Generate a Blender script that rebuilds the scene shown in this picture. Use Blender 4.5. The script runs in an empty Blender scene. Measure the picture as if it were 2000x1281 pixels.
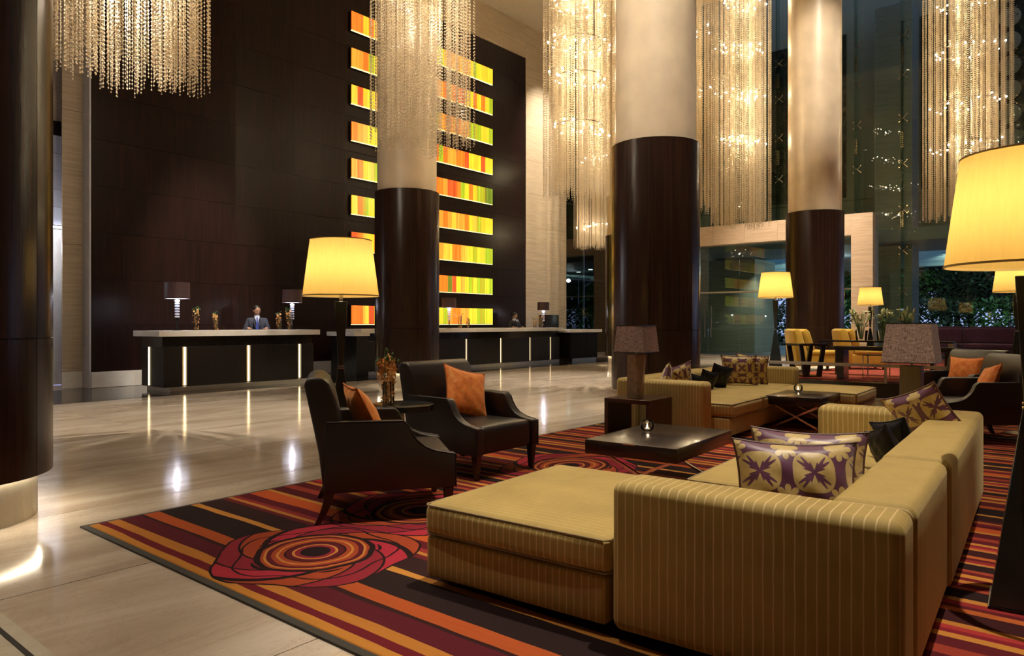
import bpy, bmesh, math, random
from mathutils import Vector, Matrix
PI = math.pi
R = math.radians
sc = bpy.context.scene
COL = sc.collection
random.seed(7)

# ------------------------------------------------------------------ camera, world, exposure, large lights
HEAD = math.atan(1150 / 1400.)
cam = bpy.data.objects.new('camera', bpy.data.cameras.new('camera'))
COL.objects.link(cam)
cam.location = (0, 0, 1.3)
cam.rotation_euler = (PI / 2, 0, HEAD - PI / 2)
cam.data.lens = 1400 * 36 / 2000.
cam.data.sensor_width = 36
cam.data.shift_y = -8.5 / 2000.
cam.data.clip_start = .05
cam.data.clip_end = 300
sc.camera = cam
sc.view_settings.view_transform = 'Standard'
sc.view_settings.look = 'None'
sc.view_settings.gamma = 1
sc.view_settings.use_curve_mapping = False
sc.view_settings.exposure = 0.2

w = bpy.data.worlds.new('dusk')
sc.world = w
w.use_nodes = True
bg = w.node_tree.nodes['Background']
bg.inputs[0].default_value = (.38, .43, .88, 1)
bg.inputs[1].default_value = 1.7

WARM = (1, .87, .70)
def spot(loc, tgt, power, ang=50, blend=.6, col=WARM, rad=.05):
    l = bpy.data.lights.new('downlight', 'SPOT')
    l.energy = power; l.color = col; l.spot_size = R(ang); l.spot_blend = blend; l.shadow_soft_size = rad
    o = bpy.data.objects.new('spot_beam', l); COL.objects.link(o)
    o.location = loc
    o.rotation_euler = (Vector(tgt) - Vector(loc)).to_track_quat('-Z', 'Y').to_euler()
    return o
CEIL = 11.85
SPOTS = [  # ceiling position u,v, target u,v,z, power, angle, blend
    ((4.6, .6), (3.7, 1.7, 0), 4000, 25, .7),
    ((5.6, 3.6), (5.6, 3.4, 0), 1900, 26, .8),
    ((8.6, 3.4), (8.9, 3.3, 0), 2600, 26, .8),
    ((6.5, 6.2), (8.4, 7.8, 0), 5200, 32, .9),
    ((13.6, 9.0), (13.6, 9.2, 0), 6000, 38, .9),
    ((4.2, 9.0), (4.6, 9.6, 0), 4200, 40, .9),
    ((1.0, 4.0), (1.6, 3.6, 0), 1500, 36, .9),
    ((16.6, 2.4), (17.0, 4.6, 0), 5200, 28, .8),
    ((10.6, .8), (9.8, 1.2, 0), 1200, 24, .8),
    ((20.0, 13.2), (21.5, 15.7, 6), 3000, 60, .9),
    ((21.9, 9.0), (24.0, 8.6, 0), 6500, 36, .8),
    ((19.5, 1.0), (19.5, 1.0, 0), 1500, 40, .9),
    ((4.5, 2.5), (9.95, 5.31, 5.6), 3300, 34, .9),  # added fill, brightens the central column shaft
    ((12.5, 1.5), (18.42, 5.46, 7), 2600, 26, .9),  # added fill for the rear column shaft
    ((7.8, 11.0), (8.1, 15.6, 1.7), 8500, 22, .9),
    ((6.0, 6.0), (7.9, 13.7, 1.1), 4200, 17, .8),  # added from the camera side to whiten the left marble counter
    ((12.0, 8.0), (16.5, 14.3, 1.1), 4200, 22, .9),
    ((2.6, -1.6), (6.6, 1.2, 1.0), 2600, 17, .8),  # added to light the dark front of the bronze lamp's shade
    ((21.6, 6.2), (27.1, 8.4, 4.2), 5500, 42, .9),  # added to brighten the portal stone
    ((16.0, 11.4), (16.6, 14.8, 1.0), 2200, 26, .9),
]
for p, t, e, a, b in SPOTS:
    spot((p[0], p[1], CEIL - .12), t, e, a, b)

# ------------------------------------------------------------------ node helpers
def new_mat(name):
    m = bpy.data.materials.new(name); m.use_nodes = True
    return m, m.node_tree, m.node_tree.nodes['Principled BSDF']
def nd(nt, t, ins=None, **kw):
    n = nt.nodes.new(t)
    for k, v in kw.items(): setattr(n, k, v)
    for k, v in (ins or {}).items():
        if isinstance(v, bpy.types.NodeSocket): nt.links.new(v, n.inputs[k])
        else: n.inputs[k].default_value = v
    return n
def c4(c): return tuple(c) + (1,) if len(c) == 3 else c
def mth(nt, op, a, b=0., c=0.):
    return nd(nt, 'ShaderNodeMath', {0: a, 1: b, 2: c}, operation=op).outputs[0]
def mixc(nt, f, a, b):
    n = nt.nodes.new('ShaderNodeMix'); n.data_type = 'RGBA'
    for i, v in ((0, f), (6, a), (7, b)):
        if isinstance(v, bpy.types.NodeSocket): nt.links.new(v, n.inputs[i])
        else: n.inputs[i].default_value = c4(v) if i > 0 else v
    return n.outputs[2]
def ramp(nt, fac, stops, interp='LINEAR'):
    n = nt.nodes.new('ShaderNodeValToRGB'); n.color_ramp.interpolation = interp
    e = n.color_ramp.elements
    while len(e) < len(stops): e.new(.5)
    for i, (p, c) in enumerate(stops):
        e[i].position = p; e[i].color = c4(c)
    nt.links.new(fac, n.inputs[0])
    return n.outputs[0]
def noise(nt, vec, scale, detail=3, rough=.5, dist=0.):
    n = nd(nt, 'ShaderNodeTexNoise', {'Scale': scale, 'Detail': detail, 'Roughness': rough, 'Distortion': dist})
    if vec is not None: nt.links.new(vec, n.inputs['Vector'])
    return n.outputs[0]
def world_pos(nt): return nt.nodes.new('ShaderNodeNewGeometry').outputs['Position']
def obj_co(nt): return nt.nodes.new('ShaderNodeTexCoord').outputs['Object']
def mapv(nt, v, scale=(1, 1, 1), loc=(0, 0, 0), rot=(0, 0, 0)):
    n = nd(nt, 'ShaderNodeMapping', {'Scale': scale, 'Location': loc, 'Rotation': rot}); nt.links.new(v, n.inputs[0])
    return n.outputs[0]
def sep(nt, v):
    n = nt.nodes.new('ShaderNodeSeparateXYZ'); nt.links.new(v, n.inputs[0]); return n.outputs
def bump(nt, b, h, strength=.2, dist=.01):
    n = nd(nt, 'ShaderNodeBump', {'Strength': strength, 'Distance': dist, 'Height': h})
    nt.links.new(n.outputs[0], b.inputs['Normal'])

def plain(name, col, rough=.5, metal=0., spec=.5, vary=.12, scale=6., bumps=0., coat=0., sheen=0.):
    m, nt, b = new_mat(name)
    nz = noise(nt, obj_co(nt), scale, 4)
    d = tuple(x * (1 - vary) for x in col); l = tuple(min(1, x * (1 + vary)) for x in col)
    nt.links.new(ramp(nt, nz, [(.3, d), (.7, l)]), b.inputs['Base Color'])
    b.inputs['Roughness'].default_value = rough; b.inputs['Metallic'].default_value = metal
    b.inputs['Specular IOR Level'].default_value = spec
    b.inputs['Coat Weight'].default_value = coat; b.inputs['Coat Roughness'].default_value = .12
    b.inputs['Sheen Weight'].default_value = sheen
    if bumps: bump(nt, b, noise(nt, obj_co(nt), 220, 2), bumps, .002)
    return m
def emit(name, col, s):
    m, nt, b = new_mat(name)
    b.inputs['Base Color'].default_value = c4(col)
    b.inputs['Emission Color'].default_value = c4(col); b.inputs['Emission Strength'].default_value = s
    b.inputs['Roughness'].default_value = .3
    return m

M = {}
def marble_mat(name, cols, rough, vein, use_world=True, streak=(.35, 1.6, 1), amt=1.):
    m, nt, b = new_mat(name)
    p = world_pos(nt) if use_world else obj_co(nt)
    oi = nt.nodes.new('ShaderNodeObjectInfo')
    off = nd(nt, 'ShaderNodeVectorMath', {0: (7, 3, 5)}, operation='SCALE'); nt.links.new(oi.outputs['Random'], off.inputs['Scale'])
    pp = nd(nt, 'ShaderNodeVectorMath', {0: p, 1: off.outputs[0]}, operation='ADD').outputs[0]
    n1 = noise(nt, mapv(nt, pp, streak, rot=(0, 0, .5)), 1.3, 8, .62, .8)
    base = ramp(nt, n1, [(.28, cols[0]), (.48, cols[1]), (.62, cols[2]), (.78, cols[1])])
    n2 = noise(nt, mapv(nt, pp, streak, rot=(0, 0, .9)), 3.2, 6, .7, 1.6)
    v = mth(nt, 'ABSOLUTE', mth(nt, 'SUBTRACT', n2, .5))
    vm = mth(nt, 'MULTIPLY', ramp(nt, v, [(0, (1, 1, 1)), (.012, (0, 0, 0))]), mth(nt, 'MULTIPLY', ramp(nt, n1, [(.4, (0, 0, 0)), (.7, (1, 1, 1))]), .6 * amt))
    n3 = noise(nt, pp, 1.1, 9, .75, 2.5)
    v3 = mth(nt, 'ABSOLUTE', mth(nt, 'SUBTRACT', n3, .5))
    vm3 = mth(nt, 'MULTIPLY', ramp(nt, v3, [(0, (1, 1, 1)), (.006, (0, 0, 0))]), .35 * amt)
    c = mixc(nt, vm, base, vein); c = mixc(nt, vm3, c, vein)
    nt.links.new(c, b.inputs['Base Color'])
    b.inputs['Roughness'].default_value = rough
    return m
M['floor'] = marble_mat('polished_marble', [(.43, .335, .245), (.59, .49, .385), (.71, .62, .51)], .11, (.32, .18, .09))
M['white_marble'] = marble_mat('white_marble', [(.70, .66, .60), (.80, .77, .72), (.88, .86, .82)], .25, (.38, .28, .18), False, (1, 1, 1), .6)
M['drum_marble'] = marble_mat('drum_marble', [(.50, .44, .34), (.62, .56, .44), (.70, .64, .52)], .25, (.36, .25, .12), False, (2, 2, .6), .8)
def travertine(name, a, bcol, rough=.5, sc_=1.):
    m, nt, b = new_mat(name)
    p = world_pos(nt)
    oi = nt.nodes.new('ShaderNodeObjectInfo')
    off = nd(nt, 'ShaderNodeVectorMath', {0: (3, 5, 9)}, operation='SCALE'); nt.links.new(oi.outputs['Random'], off.inputs['Scale'])
    pp = nd(nt, 'ShaderNodeVectorMath', {0: p, 1: off.outputs[0]}, operation='ADD').outputs[0]
    n1 = noise(nt, mapv(nt, pp, (.8 * sc_, .8 * sc_, 14 * sc_)), 1.5, 7, .65, .4)
    c = ramp(nt, n1, [(.3, a), (.7, bcol)])
    pit = ramp(nt, noise(nt, mapv(nt, pp, (3, 3, 30)), 2.5, 3, .6), [(.66, (0, 0, 0)), (.72, (1, 1, 1))])
    c = mixc(nt, mth(nt, 'MULTIPLY', pit, .45), c, tuple(x * .5 for x in a))
    nt.links.new(c, b.inputs['Base Color']); b.inputs['Roughness'].default_value = rough
    bump(nt, b, n1, .15, .01)
    return m
M['travertine'] = travertine('travertine', (.40, .32, .22), (.60, .50, .37), .45)
M['portal_stone'] = travertine('portal_travertine', (.50, .34, .22), (.70, .53, .37), .5)
M['grey_stone'] = travertine('grey_green_stone', (.17, .18, .14), (.27, .28, .22), .6)
def wood(name, a, bcol, rough=.3, vertical=True, coat=.3, scl=1., spec=.5):
    m, nt, b = new_mat(name)
    p = obj_co(nt)
    oi = nt.nodes.new('ShaderNodeObjectInfo')
    off = nd(nt, 'ShaderNodeVectorMath', {0: (4, 7, 2)}, operation='SCALE'); nt.links.new(oi.outputs['Random'], off.inputs['Scale'])
    pp = nd(nt, 'ShaderNodeVectorMath', {0: p, 1: off.outputs[0]}, operation='ADD').outputs[0]
    n1 = noise(nt, mapv(nt, pp, (26 * scl, 26 * scl, .7 * scl) if vertical else (1.2 * scl, 26 * scl, 26 * scl)), 1., 5, .6, .3)
    n2 = noise(nt, pp, .9, 2)
    c = ramp(nt, mth(nt, 'ADD', mth(nt, 'MULTIPLY', n1, .82), mth(nt, 'MULTIPLY', n2, .18)), [(.3, a), (.7, bcol)])
    nt.links.new(c, b.inputs['Base Color']); b.inputs['Roughness'].default_value = rough
    b.inputs['Coat Weight'].default_value = coat; b.inputs['Coat Roughness'].default_value = .15
    b.inputs['Specular IOR Level'].default_value = spec
    return m
M['wall_wood'] = wood('dark_wall_veneer', (.006, .0035, .003), (.024, .0085, .007), .36, True, .0, 1., .22)
M['column_wood'] = wood('column_veneer', (.016, .008, .006), (.042, .019, .013), .24, True, .0, 1., .45)
M['desk_wood'] = wood('desk_veneer', (.008, .0065, .006), (.017, .013, .011), .3, True, 0, 1., .35)
M['table_wood'] = wood('espresso_wood', (.010, .006, .006), (.026, .016, .014), .24, False, .2, .8)
M['red_wood'] = wood('mahogany', (.035, .012, .008), (.075, .026, .017), .28, False, .3, .7)
M['bronze_wood'] = wood('bronze_veneer', (.20, .16, .10), (.34, .28, .19), .35, True, .1, 1.2)
M['black_granite'] = plain('black_granite', (.02, .018, .016), .12, vary=.5, scale=40)
M['plaster'] = plain('beige_plaster', (.74, .61, .44), .36, vary=.10, scale=2.2)
M['ceiling'] = plain('ceiling_paint', (.66, .58, .45), .8, vary=.03)
M['backwall'] = plain('rear_wall_paint', (.30, .22, .15), .7, vary=.08)
M['white_panel'] = plain('pale_wall_panel', (.55, .55, .60), .5, vary=.05)
M['joint'] = plain('joint_grey', (.035, .03, .025), .8)
M['floor_joint'] = plain('floor_joint', (.30, .23, .16), .5)
M['black_metal'] = plain('black_metal', (.018, .02, .021), .25, .3, vary=.1)
M['pole_metal'] = plain('lamp_pole_lacquer', (.035, .042, .045), .22, .35, vary=.15, coat=.5)
M['chrome'] = plain('chrome', (.75, .74, .72), .16, 1., vary=.04)
M['steel'] = plain('brushed_steel', (.55, .53, .50), .3, 1., vary=.06)
M['brass'] = plain('fitting_brass', (.55, .45, .28), .25, 1.)
M['leather'] = plain('brown_black_leather', (.0155, .0112, .0108), .38, vary=.2, scale=4, bumps=.25, spec=.6)
M['leather_dark'] = plain('leather_piping', (.012, .009, .009), .5)
M['leg_wood'] = plain('dark_leg_wood', (.020, .010, .008), .3, coat=.3)
M['black_velvet'] = plain('black_satin', (.006, .007, .012), .45, vary=.3, spec=.3)
M['yellow_fabric'] = plain('mustard_upholstery', (.56, .36, .035), .85, vary=.08, sheen=.2)
M['purple_fabric'] = plain('plum_upholstery', (.060, .015, .070), .8, vary=.15, sheen=.3)
M['sofa_plain'] = plain('olive_gold_velvet', (.26, .18, .065), .75, vary=.16, scale=3, sheen=.5)
M['skin'] = plain('skin', (.36, .19, .12), .5, vary=.05)
M['suit'] = plain('navy_suit', (.020, .024, .045), .8, vary=.1)
M['suit_dark'] = plain('black_suit', (.010, .010, .013), .8, vary=.1)
M['shirt'] = plain('white_shirt', (.62, .66, .78), .7)
M['tie'] = plain('blue_tie', (.03, .05, .25), .4)
M['hair'] = plain('black_hair', (.006, .005, .005), .5)
M['lip'] = plain('lips', (.25, .09, .07), .5)
M['leaf'] = plain('green_leaf', (.06, .16, .035), .5, vary=.3)
M['stem'] = plain('flower_stem', (.10, .20, .05), .5, vary=.3)
M['orchid'] = plain('orange_orchid', (.95, .42, .13), .5, vary=.35, scale=30)
M['lily'] = plain('lily_bud', (.62, .68, .38), .5, vary=.2, scale=20)
M['foliage_a'] = plain('dusk_foliage', (.035, .09, .03), .7, vary=.5, scale=3)
M['foliage_b'] = plain('deep_foliage', (.018, .035, .022), .7, vary=.5, scale=3)
M['trunk'] = plain('tree_bark', (.03, .022, .018), .9, vary=.3)
M['grass'] = plain('lawn', (.03, .06, .02), .9, vary=.4)
M['paving'] = plain('forecourt_paving', (.16, .16, .17), .5, vary=.15)
M['facade'] = plain('facade_render', (.17, .165, .105), .6, vary=.06, scale=1)
M['facade_reflection'] = plain('facade_reflected_dark', (.014, .016, .013), .2, vary=.2)  # dark of the reflected wall, put into the colour
M['canopy'] = plain('canopy_soffit', (.16, .19, .22), .5, vary=.08)
M['slot_glow'] = emit('slot_light', (1, .78, .42), 3.2)
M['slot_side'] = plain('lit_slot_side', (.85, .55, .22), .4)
M['base_glow'] = emit('cove_light', (1, .88, .66), 36)
M['bulb'] = emit('halogen_bulb', (1, .88, .68), 40)
M['down'] = emit('downlight_lens', (1, .87, .65), 14)
M['down_cool'] = emit('soffit_light_lens', (.9, .95, 1), 14)
M['box_led'] = emit('light_box_led', (1, .88, .40), 1.7)
M['flame'] = emit('candle_flame', (1, .72, .4), 25)
M['bluelite'] = emit('canopy_skylight', (.14, .38, .66), 2.0)
M['desk_lamp_glow'] = emit('desk_lamp_diffuser', (.80, .82, 1), 9)
M['cool_glow'] = emit('cool_cove_light', (.86, .88, 1), 5)
M['wax'] = plain('candle_wax', (.8, .72, .6), .5)

def glassy(name, tint=(.86, .92, .88), refl=1., rough=0.):
    m, nt, b = new_mat(name)
    nt.nodes.remove(b)
    t = nd(nt, 'ShaderNodeBsdfTransparent', {0: c4(tint)})
    g = nd(nt, 'ShaderNodeBsdfGlossy', {0: (1, 1, 1, 1), 'Roughness': rough})
    fr = nd(nt, 'ShaderNodeFresnel', {0: 1.5})
    mx = nd(nt, 'ShaderNodeMixShader', {0: mth(nt, 'MULTIPLY', fr.outputs[0], refl), 1: t.outputs[0], 2: g.outputs[0]})
    nt.links.new(mx.outputs[0], nt.nodes['Material Output'].inputs[0])
    return m
M['pane'] = glassy('facade_glass', (.80, .88, .82), .75)
M['side_pane'] = glassy('side_glass', (.55, .68, .58), 1.6)
M['fin'] = glassy('glass_fin', (.72, .83, .76), .8)
M['clear'] = glassy('clear_glass', (.985, .985, .98), 1.3)

# bead glass
m, nt, b = new_mat('crystal_bead')
b.inputs['Base Color'].default_value = (.86, .79, .66, 1); b.inputs['Roughness'].default_value = .25
b.inputs['Specular IOR Level'].default_value = .8
tr = nd(nt, 'ShaderNodeBsdfTranslucent', {0: (.92, .82, .64, 1)})
mx = nd(nt, 'ShaderNodeMixShader', {0: .5, 1: b.outputs[0], 2: tr.outputs[0]})
nt.links.new(mx.outputs[0], nt.nodes['Material Output'].inputs[0]); M['bead'] = m

def shade_mat(name, col, trans=.7):
    m, nt, b = new_mat(name)
    p = obj_co(nt); n1 = noise(nt, mapv(nt, p, (60, 60, 3)), 1, 2)
    c = ramp(nt, n1, [(.3, tuple(x * .94 for x in col)), (.7, col)])
    d = nd(nt, 'ShaderNodeBsdfDiffuse', {0: c}); t = nd(nt, 'ShaderNodeBsdfTranslucent', {0: c})
    mx = nd(nt, 'ShaderNodeMixShader', {0: trans, 1: d.outputs[0], 2: t.outputs[0]})
    nt.links.new(mx.outputs[0], nt.nodes['Material Output'].inputs[0])
    return m
M['shade'] = shade_mat('yellow_silk_shade', (.95, .66, .20), .62)
M['shade_top'] = plain('shade_trim', (.55, .40, .15), .7)
M['shade_plum'] = plain('plum_shade', (.075, .04, .045), .5, vary=.2, scale=30)
def weave(name, a, bcol):
    m, nt, b = new_mat(name)
    p = obj_co(nt)
    h = noise(nt, mapv(nt, p, (18, 18, 260)), 1, 3, .7); v = noise(nt, mapv(nt, p, (260, 260, 14)), 1, 3, .7)
    f = mth(nt, 'MULTIPLY', mth(nt, 'ADD', h, v), .5)
    nt.links.new(ramp(nt, f, [(.38, a), (.60, bcol)]), b.inputs['Base Color']); b.inputs['Roughness'].default_value = .85
    bump(nt, b, f, .4, .002)
    return m
M['weave'] = weave('woven_brown_shade', (.06, .036, .032), (.52, .38, .33))

def sofa_stripe(name, mode):
    """mode 'arm': stripes at constant local y except on the +-y faces; 'seat': constant x except on the +-x faces"""
    m, nt, b = new_mat(name)
    tc = nt.nodes.new('ShaderNodeTexCoord')
    s = sep(nt, tc.outputs['Object']); n = sep(nt, tc.outputs['Normal'])
    ax = mth(nt, 'GREATER_THAN', mth(nt, 'ABSOLUTE', n[0]), .72)
    ay = mth(nt, 'GREATER_THAN', mth(nt, 'ABSOLUTE', n[1]), .72)
    if mode == 'arm': t = mth(nt, 'ADD', mth(nt, 'MULTIPLY', ay, s[0]), mth(nt, 'MULTIPLY', mth(nt, 'SUBTRACT', 1, ay), s[1]))
    else: t = mth(nt, 'ADD', mth(nt, 'MULTIPLY', ax, s[1]), mth(nt, 'MULTIPLY', mth(nt, 'SUBTRACT', 1, ax), s[0]))
    wob = mth(nt, 'MULTIPLY', noise(nt, tc.outputs['Object'], 9, 2), .006)
    ft = mth(nt, 'FRACT', mth(nt, 'DIVIDE', mth(nt, 'ADD', t, wob), .036))
    line = ramp(nt, mth(nt, 'ABSOLUTE', mth(nt, 'SUBTRACT', ft, .5)), [(.0, (1, 1, 1)), (.05, (1, 1, 1)), (.09, (0, 0, 0))])
    nzb = noise(nt, tc.outputs['Object'], 3, 5, .6)
    base = ramp(nt, nzb, [(.3, (.34, .235, .058)), (.7, (.49, .35, .098))])
    fine = noise(nt, mapv(nt, tc.outputs['Object'], (90, 90, 4)), 1, 3)
    base = mixc(nt, mth(nt, 'MULTIPLY', fine, .35), base, (.20, .135, .042))
    up = mth(nt, 'GREATER_THAN', n[2], .75)
    amt = mth(nt, 'SUBTRACT', .72, mth(nt, 'MULTIPLY', up, .0 if mode == 'arm' else .52))
    c = mixc(nt, mth(nt, 'MULTIPLY', line, amt), base, (.74, .56, .28))
    nt.links.new(c, b.inputs['Base Color']); b.inputs['Roughness'].default_value = .72
    b.inputs['Sheen Weight'].default_value = .25; b.inputs['Sheen Tint'].default_value = (1, .85, .45, 1)
    bump(nt, b, line, .3, .002)
    return m
M['sofa_arm'] = sofa_stripe('gold_striped_velvet_arm', 'arm')
M['sofa_seat'] = sofa_stripe('gold_striped_velvet_seat', 'seat')

# orange velvet
m, nt, b = new_mat('orange_velvet')
n1 = noise(nt, obj_co(nt), 9, 6, .7, .6)
nt.links.new(ramp(nt, n1, [(.32, (.60, .12, .015)), (.5, (.95, .25, .03)), (.68, (1, .44, .10))]), b.inputs['Base Color'])
b.inputs['Roughness'].default_value = .6; b.inputs['Sheen Weight'].default_value = .6; b.inputs['Sheen Tint'].default_value = (1, .6, .3, 1)
bump(nt, b, n1, .3, .01); M['orange'] = m
M['orange_piping'] = plain('orange_piping', (.55, .14, .02), .6)

# damask cushion: gold motifs on plum, plum sprigs in gold medallions
m, nt, b = new_mat('plum_gold_damask')
s = sep(nt, nd(nt, 'ShaderNodeVectorMath', {0: obj_co(nt), 1: (.25, .25, .25)}, operation='ADD').outputs[0])
def cell(o, k, sh=0.):
    return mth(nt, 'SUBTRACT', mth(nt, 'FRACT', mth(nt, 'ADD', mth(nt, 'DIVIDE', o, k), sh)), .5)
def polar(x, y):
    r = mth(nt, 'SQRT', mth(nt, 'ADD', mth(nt, 'MULTIPLY', x, x), mth(nt, 'MULTIPLY', y, y)))
    return r, mth(nt, 'ARCTAN2', y, x)
K = .205
x, y = cell(s[0], K), cell(s[2], K)
r1, a1 = polar(x, y)
sq = mth(nt, 'POWER', mth(nt, 'ADD', mth(nt, 'POWER', mth(nt, 'ABSOLUTE', x), 3), mth(nt, 'POWER', mth(nt, 'ABSOLUTE', y), 3)), 1 / 3.)
med = mth(nt, 'LESS_THAN', sq, .395)                                    # rounded medallion
ca = mth(nt, 'ABSOLUTE', mth(nt, 'SINE', mth(nt, 'MULTIPLY', a1, 2)))
lob = mth(nt, 'ADD', .80, mth(nt, 'MULTIPLY', .20, mth(nt, 'COSINE', mth(nt, 'MULTIPLY', a1, 20))))
sprig = mth(nt, 'LESS_THAN', r1, mth(nt, 'MULTIPLY', lob, mth(nt, 'ADD', .05, mth(nt, 'MULTIPLY', .36, mth(nt, 'POWER', ca, 1.6)))))
x2, y2 = cell(s[0], K, .5), cell(s[2], K, .5)
r2, a2 = polar(x2, y2)
flower = mth(nt, 'LESS_THAN', r2, mth(nt, 'ADD', .10, mth(nt, 'MULTIPLY', .16, mth(nt, 'POWER', mth(nt, 'ABSOLUTE', mth(nt, 'COSINE', mth(nt, 'MULTIPLY', a2, 4))), .5))))
f = mth(nt, 'MAXIMUM', mth(nt, 'MULTIPLY', med, mth(nt, 'SUBTRACT', 1, sprig)), flower)
gold = ramp(nt, noise(nt, obj_co(nt), 25, 3), [(.3, (.46, .33, .11)), (.7, (.66, .50, .20))])
nt.links.new(mixc(nt, f, (.12, .030, .08), gold), b.inputs['Base Color'])
b.inputs['Roughness'].default_value = .42; b.inputs['Sheen Weight'].default_value = .3
bump(nt, b, f, .25, .003); M['damask'] = m
M['damask_piping'] = plain('damask_piping', (.13, .06, .05), .6)

# rug
STR = [(0.574, 0.240, 0.044), (0.160, 0.015, 0.022), (0.492, 0.192, 0.036), (0.100, 0.012, 0.020), (0.035, 0.012, 0.012), (0.420, 0.085, 0.022), (0.022, 0.012, 0.012), (0.558, 0.240, 0.048),
       (0.035, 0.014, 0.014), (0.140, 0.016, 0.020), (0.492, 0.192, 0.040), (0.280, 0.030, 0.030), (0.120, 0.012, 0.020), (0.550, 0.100, 0.025), (0.541, 0.240, 0.048), (0.100, 0.012, 0.018), (0.340, 0.050, 0.030),
       (0.120, 0.014, 0.020), (0.574, 0.240, 0.048), (0.240, 0.018, 0.030), (0.420, 0.040, 0.040), (0.508, 0.200, 0.040), (0.050, 0.012, 0.014), (0.500, 0.120, 0.030), (0.120, 0.014, 0.020), (0.300, 0.028, 0.030),
       (0.541, 0.224, 0.048), (0.025, 0.012, 0.012), (0.360, 0.060, 0.030), (0.140, 0.014, 0.020)]
WID = [.07, .05, .075, .13, .03, .10, .22, .06, .17, .05, .03, .05, .09, .13, .05, .12, .08, .10, .045, .05, .04, .05, .14, .05, .05, .04, .055, .12, .05, .06]
m, nt, b = new_mat('striped_rose_carpet')
P = world_pos(nt); s = sep(nt, P)
wv = mth(nt, 'MULTIPLY', mth(nt, 'SUBTRACT', noise(nt, mapv(nt, P, (7, .9, 1)), 1, 3, .6), .5), .05)
tot = sum(WID)
def stripes(offs, flip=1):
    t = mth(nt, 'FRACT', mth(nt, 'DIVIDE', mth(nt, 'MULTIPLY', mth(nt, 'ADD', mth(nt, 'SUBTRACT', s[0], offs), wv), flip), tot))
    st = []; a = 0
    for wd, c in zip(WID, STR): st.append((a / tot, c)); a += wd
    return ramp(nt, t, st, 'CONSTANT')
base = mixc(nt, mth(nt, 'GREATER_THAN', mth(nt, 'ADD', s[0], wv), 1.80 + tot), stripes(1.80), stripes(2.3, -1.17))
dens = mth(nt, 'MULTIPLY', noise(nt, mapv(nt, P, (40, 4, 1)), 1, 3), .25)
def rose(col, cu, cv, rad, sx, sy, ph):
    x = mth(nt, 'DIVIDE', mth(nt, 'SUBTRACT', s[0], cu), rad * sx); y = mth(nt, 'DIVIDE', mth(nt, 'SUBTRACT', s[1], cv), rad * sy)
    r, a = polar(x, y)
    wob = mth(nt, 'MULTIPLY', mth(nt, 'COSINE', mth(nt, 'ADD', mth(nt, 'MULTIPLY', a, 5), ph)), mth(nt, 'MULTIPLY', mth(nt, 'GREATER_THAN', r, .62), .06))
    rr = mth(nt, 'ADD', mth(nt, 'ADD', r, wob), mth(nt, 'MULTIPLY', mth(nt, 'SUBTRACT', noise(nt, P, 3.5, 2), .5), .10))
    inside = mth(nt, 'LESS_THAN', rr, 1.)
    R1, R2, OR, DK, MG = (.26, .022, .035), (.36, .06, .022), (.56, .22, .045), (.02, .01, .01), (.11, .012, .018)
    core = ramp(nt, rr, [(0, DK), (.15, R1), (.20, OR), (.23, MG), (.29, DK), (.31, R2), (.36, OR), (.39, R2), (.44, MG), (.49, OR), (.515, R2), (.54, DK), (.60, R1)], 'CONSTANT')
    # petals: twisted sectors outside the core
    sec = mth(nt, 'FRACT', mth(nt, 'ADD', mth(nt, 'DIVIDE', a, 2 * PI / 3), mth(nt, 'ADD', mth(nt, 'MULTIPLY', r, 1.1), ph)))
    pet = ramp(nt, sec, [(0, DK), (.035, R2), (.30, DK), (.33, R1), (.66, DK), (.69, (.42, .03, .05)), (.95, DK)], 'CONSTANT')
    ring = mth(nt, 'LESS_THAN', mth(nt, 'ABSOLUTE', mth(nt, 'SUBTRACT', rr, .78)), .012)
    pet = mixc(nt, ring, pet, DK)
    c = mixc(nt, mth(nt, 'GREATER_THAN', rr, .60), core, pet)
    c = mixc(nt, mth(nt, 'GREATER_THAN', rr, .975), c, DK)
    return mixc(nt, inside, col, c)
for args in ((2.42, 3.42, .56, 1.0, 1.0, .4), (3.42, 3.62, .56, 1.05, 1.0, 1.9), (5.35, 3.72, .62, 1.1, .9, 3.1)):
    base = rose(base, *args)
base = mixc(nt, dens, base, (.02, .008, .006))
nt.links.new(base, b.inputs['Base Color']); b.inputs['Roughness'].default_value = .95; b.inputs['Specular IOR Level'].default_value = .1
bump(nt, b, noise(nt, P, 260, 2), .5, .004); M['rug'] = m
m, nt, b = new_mat('red_stripe_carpet')
P = world_pos(nt)
n1 = noise(nt, mapv(nt, P, (9, 1.2, 1)), 1, 4, .7, .3)
nt.links.new(ramp(nt, n1, [(.25, (.09, .01, .012)), (.42, (.22, .02, .022)), (.50, (.34, .035, .02)), (.56, (.50, .15, .04)), (.60, (.20, .018, .02)), (.8, (.05, .01, .012))]), b.inputs['Base Color'])
b.inputs['Roughness'].default_value = .95; M['rug_red'] = m
M['binding'] = plain('rug_binding', (.035, .03, .022), .7)

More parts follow.
